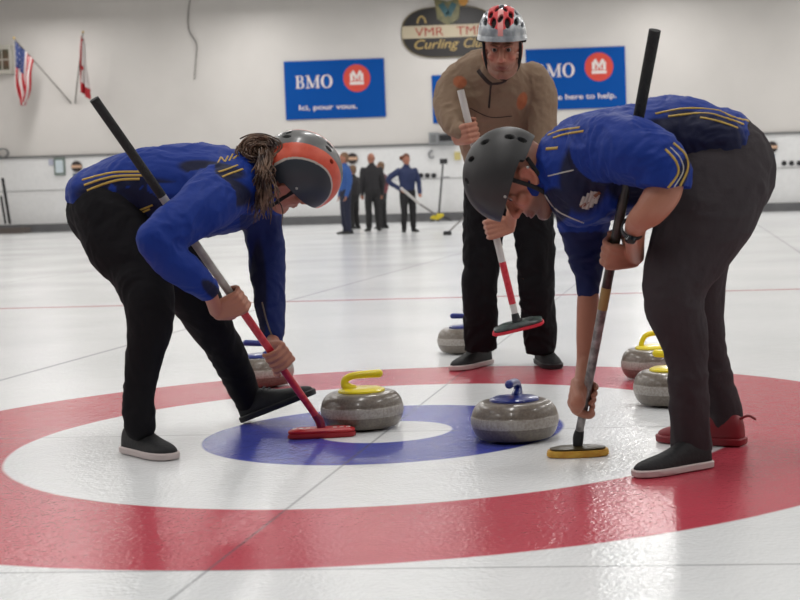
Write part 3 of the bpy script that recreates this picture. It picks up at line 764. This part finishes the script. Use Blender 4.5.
    return P
sweeper_right()
# ------------------------------------------------------------------ MAN IN TAN (between the sweepers)
def skip_man():
    body = MB(); A = (MBp-MA).normalized()
    C1 = lerp(MA, MBp, t_at(MA, MBp, 133)); C2 = lerp(MA, MBp, t_at(MA, MBp, 228))
    w1 = hand(body, C1, A, V((-.8, -.6, 0)), V((.6, -.8, 0)), .015, s=-1, k=1.05)
    w2 = hand(body, C2, A, V((.3, -1, 0)), V((-1, -.2, 0)), .015, s=-1, k=1.05)
    HM = frame(at(502.5, 48.5, 6.12), V((.03, -.30, 1)), V((0, -1, -.30))) @ Matrix.Diagonal((.94, 1, 1, 1))
    head(body, HM)
    pel = [(507, 150, 6.66, 38, .13), (508, 178, 6.72, 43, .14), (508, 198, 6.74, 42, .13)]
    l1 = [(488, 190, 6.73, 24), (483, 235, 6.70, 20.5), (480, 285, 6.66, 18), (480, 330, 6.70, 17), (480.5, 349, 6.72, 16.5)]
    l2 = [(529, 190, 6.73, 24), (535, 240, 6.68, 20), (536, 290, 6.64, 18.5), (540, 330, 6.70, 17), (540.5, 351, 6.72, 16)]
    tor = [(506, 165, 6.66, 40, .13), (502, 140, 6.55, 44, .145), (497, 108, 6.44, 48, .15), (495, 84, 6.36, 47, .14), (497, 71, 6.30, 38, .11), (500, 61, 6.26, 24, .08)]
    a1 = [(462, 80, 6.36, 19), (451, 93, 6.32, 17.5), (449, 112, 6.26, 15.5)]
    a1f = [(449, 112, 6.26, 15.5), (455, 126, 6.18, 12), (461, 132, 6.13, 9.5)]
    a2 = [(532, 81, 6.36, 19), (541, 100, 6.36, 16.5), (543, 140, 6.32, 13.5), (540, 160, 6.26, 13)]
    a2f = [(540, 160, 6.26, 13), (528, 185, 6.18, 11.5), (516, 205, 6.10, 9)]
    for c in (pel, l1[:-1], l2[:-1], tor): tube(body, sc(c, .85))
    tube(body, [(499, 72, 6.30, 17), (502, 56, 6.18, 17)])
    tube(body, sc(a1, .78)); tube(body, sc(a1f[:-1], .75)+[(at(461, 132, 6.13), .026), (w1, .024, .020)])
    tube(body, sc(a2, .78)); tube(body, sc(a2f[:-1], .75)+[(at(514, 208, 6.09), .026), (w2, .024, .020)])
    me = remesh(body, 'person', .0034, 2); face_carve(me, HM, .8)
    P = link('person', me, skin, None, True, sharp=180, loc=V((at(508, 300, 6.7).x, 6.7, 0)))
    tag(P, 'man in tan pullover and red and silver helmet standing bent forward, facing camera', 'person')
    eyes(HM, P)
    t = MB(); tube(t, pel); tube(t, l1, 'flat'); tube(t, l2, 'flat')
    tm = remesh(t, 'trousers', .007, 5, (.007, 11)); link('trousers', tm, blackcloth, P, True, sharp=180)
    j = MB(); tube(j, tor, 'flat'); tube(j, a1); tube(j, a1f); tube(j, a2); tube(j, a2f)
    tube(j, [(497, 75, 6.30, 27, .10), (500, 62, 6.24, 20, .085)], 'flat')
    jm = remesh(j, 'pullover', .0065, 5, (.007, 11))
    TAN = srgb(132, 110, 90)[:3]; ORN = srgb(176, 92, 52)[:3]; DK = srgb(60, 46, 40)[:3]
    def f(co):
        px, py = proj(co); c = list(TAN)
        if co.y < 6.5:
            t = blobs(px, py, [(460, 82, 7, 6, 20), (522, 101, 5, 9, 15)]); c = mixc(c, ORN, t*.75)[:3]
        return list(c)+[1]
    dye(jm, f)
    ribs = [([(491, 83), (490, 95), (489, 108)], .010, 1), ([(478, 70), (486, 80), (491, 84)], .022, 1), ([(491, 84), (503, 82), (514, 72)], .014, 1),
            ([(470, 108), (490, 117), (512, 116)], .004, 1)]
    garment('pullover', jm, [mat('tan knit', (118, 96, 78), .85, dye=True, bump=.4, bscale=30), mat('dark collar', (50, 38, 36), .8)], P, ribs)
    h = ground(489, 364); shoe(P, h, V((-.50, -.87, 0)), 'black shoe with pale sole', suede, wsole, 0, .29, lacem)
    h = ground(540, 363); shoe(P, h, V((.28, -.95, 0)), 'black shoe', suede, blk, 0, .29, lacem)
    for x in (1,):
        mb = MB(); ell(mb, Matrix.Translation(w1), (0, 0, 0), (.001, .001, .001))
    sil = mat('silver helmet shell', (132, 138, 144), .3, .3, rgb2=(176, 180, 184), vscale=25, coat=.4); rd = mat('red helmet panel', (206, 62, 66), .35, coat=.4); pk = mat('pale red helmet panel', (224, 150, 146), .35, coat=.4); vent = mat('helmet vent dark', (18, 18, 20), .7)
    rad = (.106, .136, .122)
    def colr(a, th, p):
        x = abs(p.x); 
        if p.z < .012: return 0
        if x < .012: return 2 if p.y > -.02 and p.z < .112 else 0
        if .012 <= x < .056 and p.y > -.06 and p.z > .030+x*.5: return 1
        return 0
    vd = []
    for (x, y, hl, hw) in ((.0, .75, .018, .008), (.30, .80, .022, .010), (.42, .52, .018, .009), (.17, .35, .020, .008), (.65, .55, .020, .009), (.62, .15, .020, .009), (.25, -.1, .020, .009), (.88, .30, .018, .007), (.0, .2, .022, .008)):
        z = math.sqrt(max(0.02, 1-x*x-y*y))
        for s in ((1, -1) if x else (1,)):
            e = V((x*s, y, z)).normalized(); tg = V((.25*s, 1, .0)); tg = (tg-e*tg.dot(e)).normalized(); vd.append((e, hl*1.1, hw*1.25, tg))
    helmet(P, HM, [sil, rd, pk, vent], colr, vd, (), rad=rad, brim=.006, straps=STR, label='silver bicycle helmet with red panels and dark vents', rivm=pale, tiltf=-3)
    return P
skip_man()
# ------------------------------------------------------------------ distant people
def far_person(px, py, hgt, face, jack, trs, hair, label, arms, bald=False, bun=False):
    g = ground(px, py); M = Matrix.Translation(g) @ Matrix.Rotation(face, 4, 'Z') @ Matrix.Scale(hgt/1.75, 4)     # local +Y is forward
    d = (M.to_3x3() @ V((0, 1, 0))).normalized(); k = hgt/1.75; q = lambda x, y, z: M @ V((x, y, z))
    body = MB(); HM = M @ Matrix.Translation((0, .01, 1.64)); head(body, HM)
    legs = [[(q(s*.09, 0, .92), .098*k), (q(s*.10, .015, .5), .078*k), (q(s*.11, -.01, .08), .062*k)] for s in (1, -1)]
    tor = [(q(0, 0, .92), .17*k, .115*k), (q(0, 0, 1.12), .18*k, .13*k), (q(0, 0, 1.33), .205*k, .135*k), (q(0, -.01, 1.43), .13*k, .085*k), (q(0, 0, 1.50), .065*k, .065*k)]
    A = []
    for s, (el, wr) in zip((1, -1), arms): A.append([(q(s*.19, 0, 1.38), .072*k), (q(*el), .060*k), (q(*wr), .046*k)])
    for c in legs: tube(body, sc(c, .62), dep=d)
    tube(body, sc(tor, .72), dep=d); tube(body, [(q(0, 0, 1.42), .055*k), (q(0, .005, 1.58), .055*k)], dep=d)
    for c in A:
        tube(body, sc(c, .6), dep=d); e = c[2][0]+(c[2][0]-c[1][0]).normalized()*.05*k
        fd = (c[2][0]-c[1][0]).normalized(); sd = fd.cross(d).normalized() if fd.cross(d).length > .1 else V((1, 0, 0))
        tube(body, [(c[2][0], .026*k), (e, .034*k, .018*k)], dep=d)
        for i in range(4): o2 = sd*(i-1.5)*.018*k; tube(body, [(e+o2, .010*k), (e+o2+fd*.045*k, .0095*k), (e+o2*.9+fd*.075*k+d*.02*k, .008*k)], n=8, sub=3)
        tube(body, [(e-sd*.03*k-fd*.02*k, .011*k), (e-sd*.05*k+fd*.02*k+d*.01, .009*k)], n=8, sub=3)
    me = remesh(body, 'person', .0085, 2); dye(me, lambda c: list(SK)+[1])
    P = link('person', me, skin, None, True, sharp=180, loc=g); tag(P, label, 'person')
    t = MB()
    for c in legs: tube(t, c, dep=d)
    tube(t, [(q(0, 0, .86), .165*k, .12*k), (q(0, 0, 1.0), .16*k, .115*k)], dep=d)
    link('trousers', remesh(t, 'trousers', .014, 4, (.008, 9)), trs, P, True, sharp=180)
    t = MB(); tube(t, tor, dep=d)
    for c in A: tube(t, c, dep=d)
    link('jacket', remesh(t, 'jacket', .014, 4, (.008, 9)), jack, P, True, sharp=180)
    for s in (1, -1): shoe(P, q(s*.11, -.10, 0), M.to_3x3() @ V((s*.2, 1, 0)), None, blk, blk, 0, .28*k)
    if bun:
        mb = MB(); ell(mb, HM, (.085, -.075, .03), (.055, .055, .055)); mb.build('hair_bun', hair, P)
    if not bald:
        mb = MB(); ell(mb, HM, (0, -.022, .042), (.084, .100, .096)); ell(mb, HM, (0, -.045, -.02), (.080, .070, .085))
        link('hair', remesh(mb, 'hair', .01, 3, (.006, 30)), hair, P, True, sharp=180)
    return P
nav = mat('navy trousers', (30, 34, 56), .8); bkj = mat('black jacket', (34, 32, 36), .7); bj = mat('bright blue jacket', (44, 84, 150), .7); nj = mat('dark blue jacket', (32, 44, 84), .7)
bt = mat('black trousers', (30, 29, 31), .8); hb = mat('light brown hair', (120, 92, 70), .7); ha = mat('auburn hair', (104, 60, 40), .7)
dn = lambda s: ((s*.24, -.02, 1.10), (s*.22, .06, .84))
far_person(347, 234, 1.78, math.radians(120), bj, nav, hb, 'distant person in bright blue jacket and navy trousers, partly behind orange striped helmet', [dn(1), dn(-1)])
far_person(355, 229, 1.60, math.radians(60), bkj, bt, hb, 'distant person in dark clothes standing just behind the one in bright blue jacket', [dn(1), ((-.24, .05, 1.12), (-.10, .25, 1.05))])
far_person(374, 231, 1.82, math.radians(20), bkj, bt, hb, 'distant bald person in black jacket and black trousers seen from behind', [dn(1), dn(-1)], bald=True)
rj = mat('dark jacket with red panel', (58, 34, 42), .7, rgb2=(150, 60, 70), vscale=4)
far_person(383, 228.5, 1.66, math.radians(70), rj, bt, hb, 'distant person in dark red-marked jacket half hidden behind the bald person', [dn(1), dn(-1)])
P3 = far_person(409, 232, 1.72, math.radians(-155), nj, bt, ha, 'distant auburn-haired person in dark blue jacket with hand on hip, holding a broom', [((.42, -.05, 1.18), (.19, .06, .98)), ((-.27, .02, 1.12), (-.22, .20, .88))], bun=True)
# broom of the distant person
g = at(437, 219, 32.6); gb = broom_root('broom', g, 'distant broom with yellow head held by auburn-haired person')
tp = at(401, 188, 31.7)
cyl(MB(), tp, lerp(tp, g, .5), .030, .030, 12).build('upper_shaft', wh, gb); cyl(MB(), lerp(tp, g, .5), g+V((0, 0, .08)), .022, .022, 12).build('lower_shaft', silver, gb)
mb = MB(); tube(mb, [(g+V((-.12, 0, .03)), .03), (g+V((0, 0, .05)), .07, .05), (g+V((.12, 0, .08)), .04)], n=14); mb.build('head', mat('yellow mop head', (206, 186, 50), .8, bump=.5, bscale=20), gb)
g = ground(447.5, 235); gb = broom_root('broom', g, 'distant broom with black head resting on ice beside leg of man in tan')
cyl(MB(), g+V((0, 0, .04)), at(489, 194, g.y), .016, .016, 12).build('shaft', silver, gb)
mb = MB(); rbox(mb, basis(g, (1, .2, 0)), .17, .12, .08, rnd=.6); mb.build('head', blk, gb)
# ------------------------------------------------------------------ things on the back wall
UP = V((0, 0, 1))
def wall_frame(px, py, off=0): return basis(W(px, py, off), BX, UP)   # x right, z up, y = into wall? (z cross x)
WR = V((0, 0, 1)).cross(BX)      # points along +AX (into the wall)
def wsize(px0, py0, px1, py1):
    a, b = W(px0, py0), W(px1, py1); return abs((b-a).dot(BX)), abs((b-a).z)
def plate(name, M, w, h, d, m, parent, off=0, bevel=.004):
    mb = MB(); box(mb, M, (0, -off-d/2, 0), (w, d, h)); return mb.build(name, m, parent, smooth=False, bevel=bevel)
def text_mesh(txt, size, shear=0, bold=.0, space=1.0):
    c = bpy.data.curves.new('t', 'FONT'); c.body = txt; c.size = size; c.shear = shear; c.extrude = .006; c.offset = bold; c.space_character = space
    c.align_x = 'LEFT'; o = bpy.data.objects.new('t', c); COL.objects.link(o)
    dg = bpy.context.evaluated_depsgraph_get(); me = bpy.data.meshes.new_from_object(o.evaluated_get(dg)); bpy.data.objects.remove(o); return me
def put_text(txt, M, x, z, width, size, m, parent, off, shear=0, bold=0, name='lettering'):
    me = text_mesh(txt, size, shear, bold); xs = [v.co.x for v in me.vertices]; k = width/(max(xs)-min(xs)); x0 = min(xs)
    for v in me.vertices: p = v.co.copy(); v.co = M @ V((x+(p.x-x0)*k, -off-p.z, z+p.y))
    me.materials.clear(); return link(name, me, m, parent, False)
def stroke(mb, M, a, b, w, off, t=.006):
    a, b = V((a[0], 0, a[1])), V((b[0], 0, b[1])); d = (b-a).normalized(); n = V((-d.z, 0, d.x))*w/2
    vs = [a+n, b+n, b-n, a-n]; vs = [M @ (v+V((0, -off, 0))) for v in vs]+[M @ (v+V((0, -off-t, 0))) for v in vs]
    mb.add(vs, [(0, 1, 2, 3), (7, 6, 5, 4), (0, 4, 5, 1), (1, 5, 6, 2), (2, 6, 7, 3), (3, 7, 4, 0)])
def arcring(mb, M, cx, cz, rx, rz, wx, wz, a0, a1, off, t=.006, n=24):
    vs = []; fs = []
    for i in range(n+1):
        a = math.radians(a0+(a1-a0)*i/n)
        for k in (0, 1):
            x = cx+(rx-wx*k)*math.cos(a); z = cz+(rz-wz*k)*math.sin(a)
            for y in (-off, -off-t): vs.append(M @ V((x, y, z)))
    for i in range(n): b = i*4; fs += [(b, b+2, b+6, b+4), (b+1, b+5, b+7, b+3), (b, b+4, b+5, b+1), (b+2, b+3, b+7, b+6)]
    mb.add(vs, fs)
white = mat('white print', (224, 214, 210), .5); bmo = mat('blue sign face', (0, 74, 154), .8, spec=.2); redm = mat('sign red', (204, 66, 52), .5)
def serif_bmo(M, x, z, h, parent, off):
    mb = MB(); T = h*.17; t = h*.07; s = h*.10
    st = lambda a, b, w: stroke(mb, M, (x+a[0]*h, z+a[1]*h), (x+b[0]*h, z+b[1]*h), w, off)
    # B
    st((.16, 0), (.16, 1), T); st((0, .035), (.4, .035), t); st((0, .965), (.4, .965), t); st((.16, .52), (.42, .52), t)
    arcring(mb, M, x+.38*h, z+.75*h, .24*h, .25*h, .15*h, .07*h, -90, 90, off); arcring(mb, M, x+.40*h, z+.27*h, .28*h, .27*h, .16*h, .07*h, -90, 90, off)
    # M
    o = .82
    st((o+.14, 0), (o+.14, 1), t*1.1); st((o+.93, 0), (o+.93, 1), T*1.05); st((o+.14, 1), (o+.52, .05), T*1.05); st((o+.52, .05), (o+.93, 1), t)
    for q in (.14, .93): st((o+q-.17, .035), (o+q+.17, .035), t)
    st((o-.02, .965), (o+.24, .965), t); st((o+.85, .965), (o+1.12, .965), t)
    # O
    arcring(mb, M, x+2.47*h, z+.5*h, .46*h, .53*h, .20*h, .07*h, 0, 360, off, n=40)
    return mb.build('lettering', white, parent, smooth=False)
def bmo_sign(cx, cy, w, h, label, tagline, M=None, tx=0, tw=0, bx=0, rx=0):
    M = wall_frame(cx, cy); c = W(cx, cy); r = empty('bank_sign', c); tag(r, label, 'sign')
    board = plate('board', M, w, h, .05, bmo, r)
    sc_ = h/1.86
    serif_bmo(M, bx, .03*h, .22*h, r, .051)
    mb = MB(); arcring(mb, M, rx, .175*h, .235*h, .235*h, .233*h, .233*h, 0, 360, .051, n=48); mb.build('roundel', redm, r, smooth=False)
    mb = MB(); k = .235*h; z0 = .175*h
    stroke(mb, M, (rx-.52*k, z0-.36*k), (rx+.52*k, z0-.36*k), .22*k, .058)
    for q in (-.38, .38): stroke(mb, M, (rx+q*k, z0-.20*k), (rx+q*k, z0+.36*k), .22*k, .058)
    for q in (-1, 1):
        stroke(mb, M, (rx+q*.30*k, z0+.52*k), (rx, z0-.02*k), .20*k, .058); stroke(mb, M, (rx+q*.13*k, z0-.20*k), (rx+q*.13*k, z0-.02*k), .12*k, .058)
    mb.build('emblem', white, r, smooth=False)
    put_text(tagline, M, tx, -.34*h, tw, .125*h, white, r, .053, bold=.0015*h)
    return r
def sbox(x0, y0, x1, y1):
    a, b = W(x0, y0), W(x1, y1); return (b-a).dot(BX)
w1_ = sbox(284, 88, 384, 88); s_ = w1_/99.5
_, hh = wsize(335, 60, 335, 118.5)
bmo_sign(335, 89.3, w1_, hh, 'left blue bank sign with BMO lettering and red roundel, seen in full', 'Ici, pour vous.', tx=-36*s_, tw=58*s_, bx=-38.5*s_, rx=22.5*s_)
s_ = sbox(575, 80, 625, 80)/50
bmo_sign(576, 78.5, 99.5*s_, hh*1.03, 'right blue bank sign with red roundel, partly hidden by man in tan', "We're here to help.", tx=-40*s_, tw=80*s_, bx=-40*s_, rx=23.5*s_)
M = wall_frame(462, 98.5); r = empty('blue_sign', W(462, 98.5)); tag(r, 'plain blue panel on wall mostly hidden behind man in tan pullover', 'sign')
plate('board', M, 60*s_, 48*s_, .04, bmo, r)
# club sign
cxp, cyp = 449, 32; M = wall_frame(cxp, cyp); r = empty('club_sign', W(cxp, cyp)); tag(r, 'long dark rounded club sign with cream band, red letters and crest on top', 'sign')
hw, hh2 = 48*s_, 25.5*s_
def stadium(mb, off, t, kx=1, kz=1, z0=-9, z1=9):
    pts = []
    for i in range(64):
        a = 2*math.pi*i/64; c, s = math.cos(a), math.sin(a); pts.append((hw*kx*math.copysign(abs(c)**.62, c), max(z0, min(z1, hh2*kz*math.copysign(abs(s)**.85, s)))))
    vs = [M @ V((x, -off, z)) for x, z in pts]+[M @ V((x, -off-t, z)) for x, z in pts]; n = 64
    mb.add(vs, [tuple(range(n)), tuple(reversed(range(n, 2*n)))]+[(i, (i+1) % n, n+(i+1) % n, n+i) for i in range(n)])
mb = MB(); stadium(mb, 0, .06); mb.build('board', mat('near black sign', (36, 33, 34), .5), r, smooth=False)
mb = MB()
for i in range(64):
    a, c = [2*math.pi*(i+k)/64 for k in (0, 1)]
    f2 = lambda a, k: (hw*k*math.copysign(abs(math.cos(a))**.62, math.cos(a)), hh2*k*math.copysign(abs(math.sin(a))**.85, math.sin(a)))
    p = [f2(a, .97), f2(c, .97), f2(c, 1.0), f2(a, 1.0)]; mb.add([M @ V((x, -.064, z)) for x, z in p], [(0, 1, 2, 3)])
mb.build('rim', mat('olive rim', (104, 92, 62), .5), r, smooth=False)
mb = MB(); stadium(mb, .06, .01, .985, 1, -5.5*s_, 7*s_); mb.build('band', mat('cream band', (184, 172, 148), .6), r, smooth=False)
rl = mat('red letters', (150, 36, 22), .5); gl = mat('gold letters', (176, 150, 92), .5)
put_text('VMR', M, -34*s_, -3.6*s_, 29*s_, 12.5*s_, rl, r, .073, bold=0); put_text('TMR', M, 8*s_, -3.6*s_, 29*s_, 12.5*s_, rl, r, .073, bold=0)
put_text('Curling', M, -35*s_, -16*s_, 45*s_, 13*s_, gl, r, .064, shear=.3, bold=.04*s_); put_text('Club', M, 15*s_, -16*s_, 24*s_, 13*s_, gl, r, .064, shear=.3, bold=.04*s_)
mb = MB(); vs = []; n = 24
pts = [(-11, 13), (-12, 24), (-14, 34), (0, 30), (14, 34), (12, 24), (11, 13), (5, 9), (0, 6.5), (-5, 9)]
for off in (.06, .09): vs += [M @ V((x*s_, -off, z*s_)) for x, z in pts]
k = len(pts); mb.add(vs, [tuple(range(k)), tuple(reversed(range(k, 2*k)))]+[(i, (i+1) % k, k+(i+1) % k, k+i) for i in range(k)])
cr = mb.build('crest', mat('olive gold crest', (132, 124, 84), .5, rgb2=(88, 88, 62), vscale=3), r, smooth=False)
mb = MB()
for sgn in (-1, 1): stroke(mb, M, (sgn*7*s_, 28*s_), (0, 16*s_), 6*s_, .092)
mb.build('crest_chevron', mat('teal crest', (40, 84, 92), .5), cr, smooth=False)
mb = MB(); ell(mb, M, (16*s_, -.10, 31*s_), (5*s_, .04, 6*s_)); mb.build('ornament', mat('orange ornament', (196, 142, 70), .6), r)
mb = MB()
arcring(mb, M, -27*s_, 8*s_, 5*s_, 9*s_, 1.6*s_, 1.6*s_, 10, 170, .064); mb.build('emblem', gl, r, smooth=False)
# flags
def flag(pole_a, pole_b, cloth, label, kind):
    r = empty('flag', pole_a); tag(r, label, 'flag'); mb = MB(); cyl(mb, pole_a, pole_b, .022, .018, 12); mb.build('pole', mat('grey pole', (120, 116, 110), .5), r)
    mb = MB(); ell(mb, Matrix.Translation(pole_b), (0, 0, 0), (.035, .035, .035), 12, 8); mb.build('finial', gold, r)
    cloth(r); return r
FR, FW, FB = mat('flag red', (176, 36, 46), .8), mat('flag white', (206, 198, 196), .8), mat('flag blue', (46, 60, 108), .8)
def usc(r):
    # hoist runs down the pole from tip; fly hangs down in folds
    n1, n2 = 40, 52; vs = []; fs = []; ms = []
    tl = W(15, 40, 1.1); tr = W(34, 60, .85); bl = W(19, 104, 1.0); br = W(25, 106, .9)
    for i in range(n1+1):
        u = i/n1
        for j in range(n2+1):
            v = j/n2; top = lerp(tl, tr, u); bot = lerp(bl, br, u); p = lerp(top, bot, v**.95)
            p = p-AX*(.12*math.sin(u*15+v*3)*(.3+v))+BX*(.06*math.sin(v*7+u*4)*v); vs.append(p)
    for i in range(n1):
        for j in range(n2):
            fs.append((i*(n2+1)+j, (i+1)*(n2+1)+j, (i+1)*(n2+1)+j+1, i*(n2+1)+j+1))
            u = i/n1; v = j/n2
            st = int((1-u)*13)
            ms.append((1 if (i % 5 == 2 and j % 5 == 2) else 2) if (u < .54 and v < .40) else (0 if st % 2 == 0 else 1))
    mb = MB(); mb.add(vs, fs, ms); o = mb.build('cloth', [FR, FW, FB], r, sharp=180); s = o.modifiers.new('s', 'SOLIDIFY'); s.thickness = .012
flag(W(71, 103, .02), W(14, 38, 1.2), usc, 'American flag on angled pole at upper left of wall', 'us')
def cac(r):
    n1, n2 = 30, 40; vs = []; fs = []; ms = []
    for i in range(n1+1):
        u = i/n1
        for j in range(n2+1):
            v = j/n2
            x0 = 82.4-v*3; y0 = 36+v*54
            x1 = 84.5+v*5.5; y1 = 46+v*54
            p = lerp(W(x0, y0, 1.15-v*.5), W(x1, y1, 1.0-v*.4), u)-AX*.10*math.sin(u*14+v*4); vs.append(p)
    for i in range(n1):
        for j in range(n2):
            fs.append((i*(n2+1)+j, (i+1)*(n2+1)+j, (i+1)*(n2+1)+j+1, i*(n2+1)+j+1)); u, v = i/n1, j/n2
            ms.append(0 if (u < .22 or v > .78 or abs(u-.25)+abs(v-.5)*2 < .25) else 1)
    mb = MB(); mb.add(vs, fs, ms); o = mb.build('cloth', [FR, FW], r, sharp=180); s = o.modifiers.new('s', 'SOLIDIFY'); s.thickness = .012
flag(W(75, 103, .02), W(83, 32, 1.3), cac, 'red and white Canadian flag on pole above the broom grip', 'ca')
# scoreboard at far left
M = wall_frame(2, 60); r = empty('scoreboard', W(2, 60)); tag(r, 'white framed box with dark green panels on wall at far left edge', 'scoreboard')
plate('case', M, 26*s_, 29*s_, .25, mat('cream case', (186, 182, 172), .6), r)
for k in range(3):
    for q in range(2): plate('panel', M @ Matrix.Translation(((-8+k*8)*s_, 0, (5-q*11)*s_)), 6.5*s_, 9.5*s_, .02, mat('green brown panel', (62, 74, 58), .6, rgb2=(96, 70, 52), vscale=2), r, .25)
# hanging cable
mb = MB(); tube(mb, [(W(193, -14, .05), .018), (W(188.5, 10, .05), .018), (W(189, 30, .05), .018), (W(196.5, 44, .05), .018), (W(196, 60, .05), .016), (W(194.5, 79, .05), .016)], n=8, sub=8)
o = mb.build('cable', mat('grey cable', (122, 118, 114), .6), None); tag(o, 'thin grey cable hanging down the upper wall left of the bank sign', 'cable')
# round emblems low on the wall
for (x, y, lab) in ((77, 166.5, 'small round dark sign with cream band on lower wall, behind left sweeper hip'), (352.5, 158.5, 'small round dark sign with cream band beside head of distant person in blue'), (772, 147, 'small round dark sign with cream band on lower wall, behind right sweeper hip')):
    M = wall_frame(x, y, .06); r = empty('round_sign', W(x, y, .06)); tag(r, lab, 'sign', 'round signs along the lower wall')
    mb = MB(); arcring(mb, M, 0, 0, 5.6*s_, 5.6*s_, 5.55*s_, 5.55*s_, 0, 360, 0, .04, 32); mb.build('disc', mat('dark brown disc', (48, 38, 38), .6), r, smooth=False)
    plate('band', M, 10.6*s_, 2.8*s_, .01, mat('peach band', (206, 168, 140), .6), r, .04)
    plate('label_strip', M @ Matrix.Translation((-1*s_, 0, -8.8*s_)), 7*s_, 3.4*s_, .02, mat('teal strip', (44, 74, 110), .6), r, 0)
# dots
for xs, lab in (((421, 427.5, 434), 'black round number disc on lower wall right of auburn-haired person'), ((784, 791.5, 799), 'black round number disc on lower wall at right edge')):
    for x in xs:
        y = 175.5 if x < 500 else 163.2
        M = wall_frame(x, y, .05); mb = MB(); arcring(mb, M, 0, 0, 2.5*s_, 2.5*s_, 2.45*s_, 2.45*s_, 0, 360, 0, .05, 24)
        o = mb.build('wall_disc', mat('black disc', (28, 28, 32), .5), None, smooth=False, loc=W(x, y, .05))
        tag(o, lab, 'disc', 'row of black discs '+('by distant people' if x < 500 else 'at right edge'))
# framed notice
M = wall_frame(60, 166.5, .06); r = empty('framed_notice', W(60, 166.5, .06)); tag(r, 'small framed pale notice on lower wall left of left sweeper', 'notice')
plate('frame', M, 11.5*s_, 18*s_, .05, mat('grey green frame', (112, 124, 118), .5), r); plate('sheet', M, 8*s_, 13*s_, .01, mat('pale blue sheet', (196, 208, 214), .4), r, .05)
plate('side_flap', M @ Matrix.Translation((-9*s_, 0, 4.5*s_)), 5*s_, 6*s_, .02, mat('pale lilac', (176, 178, 196), .5), r)
# electric boxes on the ledge
M = wall_frame(434.5, 138.5, .1); r = empty('electric_box', W(434.5, 144, .1)); tag(r, 'grey metal electric box on wall left of man in tan', 'electric box')
plate('case', M, 9.5*s_, 12*s_, .2, mat('box grey', (140, 142, 144), .5), r); plate('door', M, 5.5*s_, 8*s_, .02, mat('box grey dark', (108, 110, 112), .5), r, .2)
M = wall_frame(447, 139, .1); r = empty('monitor', W(447, 146, .1)); tag(r, 'dark screen in grey housing on wall beside the elbow of man in tan', 'monitor')
plate('housing', M, 15*s_, 11.5*s_, .25, mat('housing grey', (120, 122, 124), .5), r); plate('screen', M @ Matrix.Translation((0, 0, 1*s_)), 12.5*s_, 6*s_, .02, mat('dark screen', (30, 30, 34), .3), r, .25)
M = wall_frame(457.5, 156, .06); o = MB(); box(o, M, (0, -.03, 0), (6*s_, .06, 8*s_)); o = o.build('yellow_notice', mat('pale yellow card', (196, 182, 120), .6), None, False, W(457.5, 156, .06)); tag(o, 'pale yellow card on wall next to man in tan', 'notice')
M = wall_frame(359.5, 186, .06); o = MB(); box(o, M, (0, -.03, 0), (7*s_, .06, 12*s_)); o = o.build('yellow_notice', mat('pale yellow card', (196, 182, 120), .6), None, False, W(359.5, 186, .06)); tag(o, 'pale yellow card on lower wall between distant people in blue and black', 'notice')
# upright stand
bs = W(438, 214, 1.0); bs.z = 0; r = empty('equipment_stand', bs); tag(r, 'thin dark upright stand with small black box on top, right of distant broom', 'stand')
top = W(443, 163, 1.0)
cyl(MB(), bs, top, .03, .025, 10).build('pole', blk, r); mb = MB(); M = basis(top, BX, UP)
for k in range(3): cyl(mb, bs+V((0, 0, .25)), bs+V((.4*math.cos(k*2.1), .4*math.sin(k*2.1), .01)), .02)
mb.build('feet', blk, r)
mb = MB(); box(mb, M, (.02, 0, .05), (7*s_, .12, 5*s_)); mb.build('box', mat('black box', (36, 36, 38), .5), r)
mb = MB(); box(mb, M, (.05, 0, -14*s_), (8*s_, .25, 1.2*s_)); mb.build('shelf', mat('grey shelf', (140, 140, 142), .5), r)
# bracket
mb = MB(); M = wall_frame(431.5, 154.5, .06); arcring(mb, M, 0, 0, 3*s_, 4*s_, .8*s_, .8*s_, 60, 330, 0, .05); o = mb.build('wall_hook', mat('hook grey', (96, 98, 104), .5), None, False, W(431.5, 154.5, .06)); tag(o, 'small dark curved hook on wall above the row of discs', 'hook')
# left leaning poles and base
bs = W(9, 226, 1.0); bs.z = 0; r = empty('tool_rack', bs); tag(r, 'dark rack with two leaning poles standing at far left by wall', 'rack')
mb = MB(); box(mb, basis(bs, BX, UP), (.15, 0, .09), (28*s_, .5, .18)); mb.build('base', mat('brown base', (88, 80, 76), .7), r)
cyl(MB(), at(2.5, 178, bs.y), at(10, 224, bs.y), .045, .045, 10).build('pole', blk, r); cyl(MB(), at(1, 196, bs.y), at(5.5, 224, bs.y), .035, .035, 10).build('pole', blk, r)
# hose ring on ledge
mb = MB(); M = wall_frame(3.5, 153, .12)
arcring(mb, M, 0, 0, 6*s_, 5*s_, 1.3*s_, 1.3*s_, 0, 360, 0, .08, 32); o = mb.build('coiled_hose', mat('grey hose', (118, 118, 118), .6), None, False, W(3.5, 153, .12)); tag(o, 'grey coil of hose hung on the ledge at far left edge', 'hose')
# ------------------------------------------------------------------ render settings
sc_ne = bpy.context.scene
sc_ne.view_settings.view_transform = 'Standard'; sc_ne.view_settings.look = 'None'; sc_ne.view_settings.gamma = 1; sc_ne.view_settings.exposure = -.26
sc_ne.view_settings.use_curve_mapping = False
sc_ne.cycles.use_denoising = True; sc_ne.cycles.max_bounces = 6; sc_ne.cycles.sample_clamp_indirect = 6
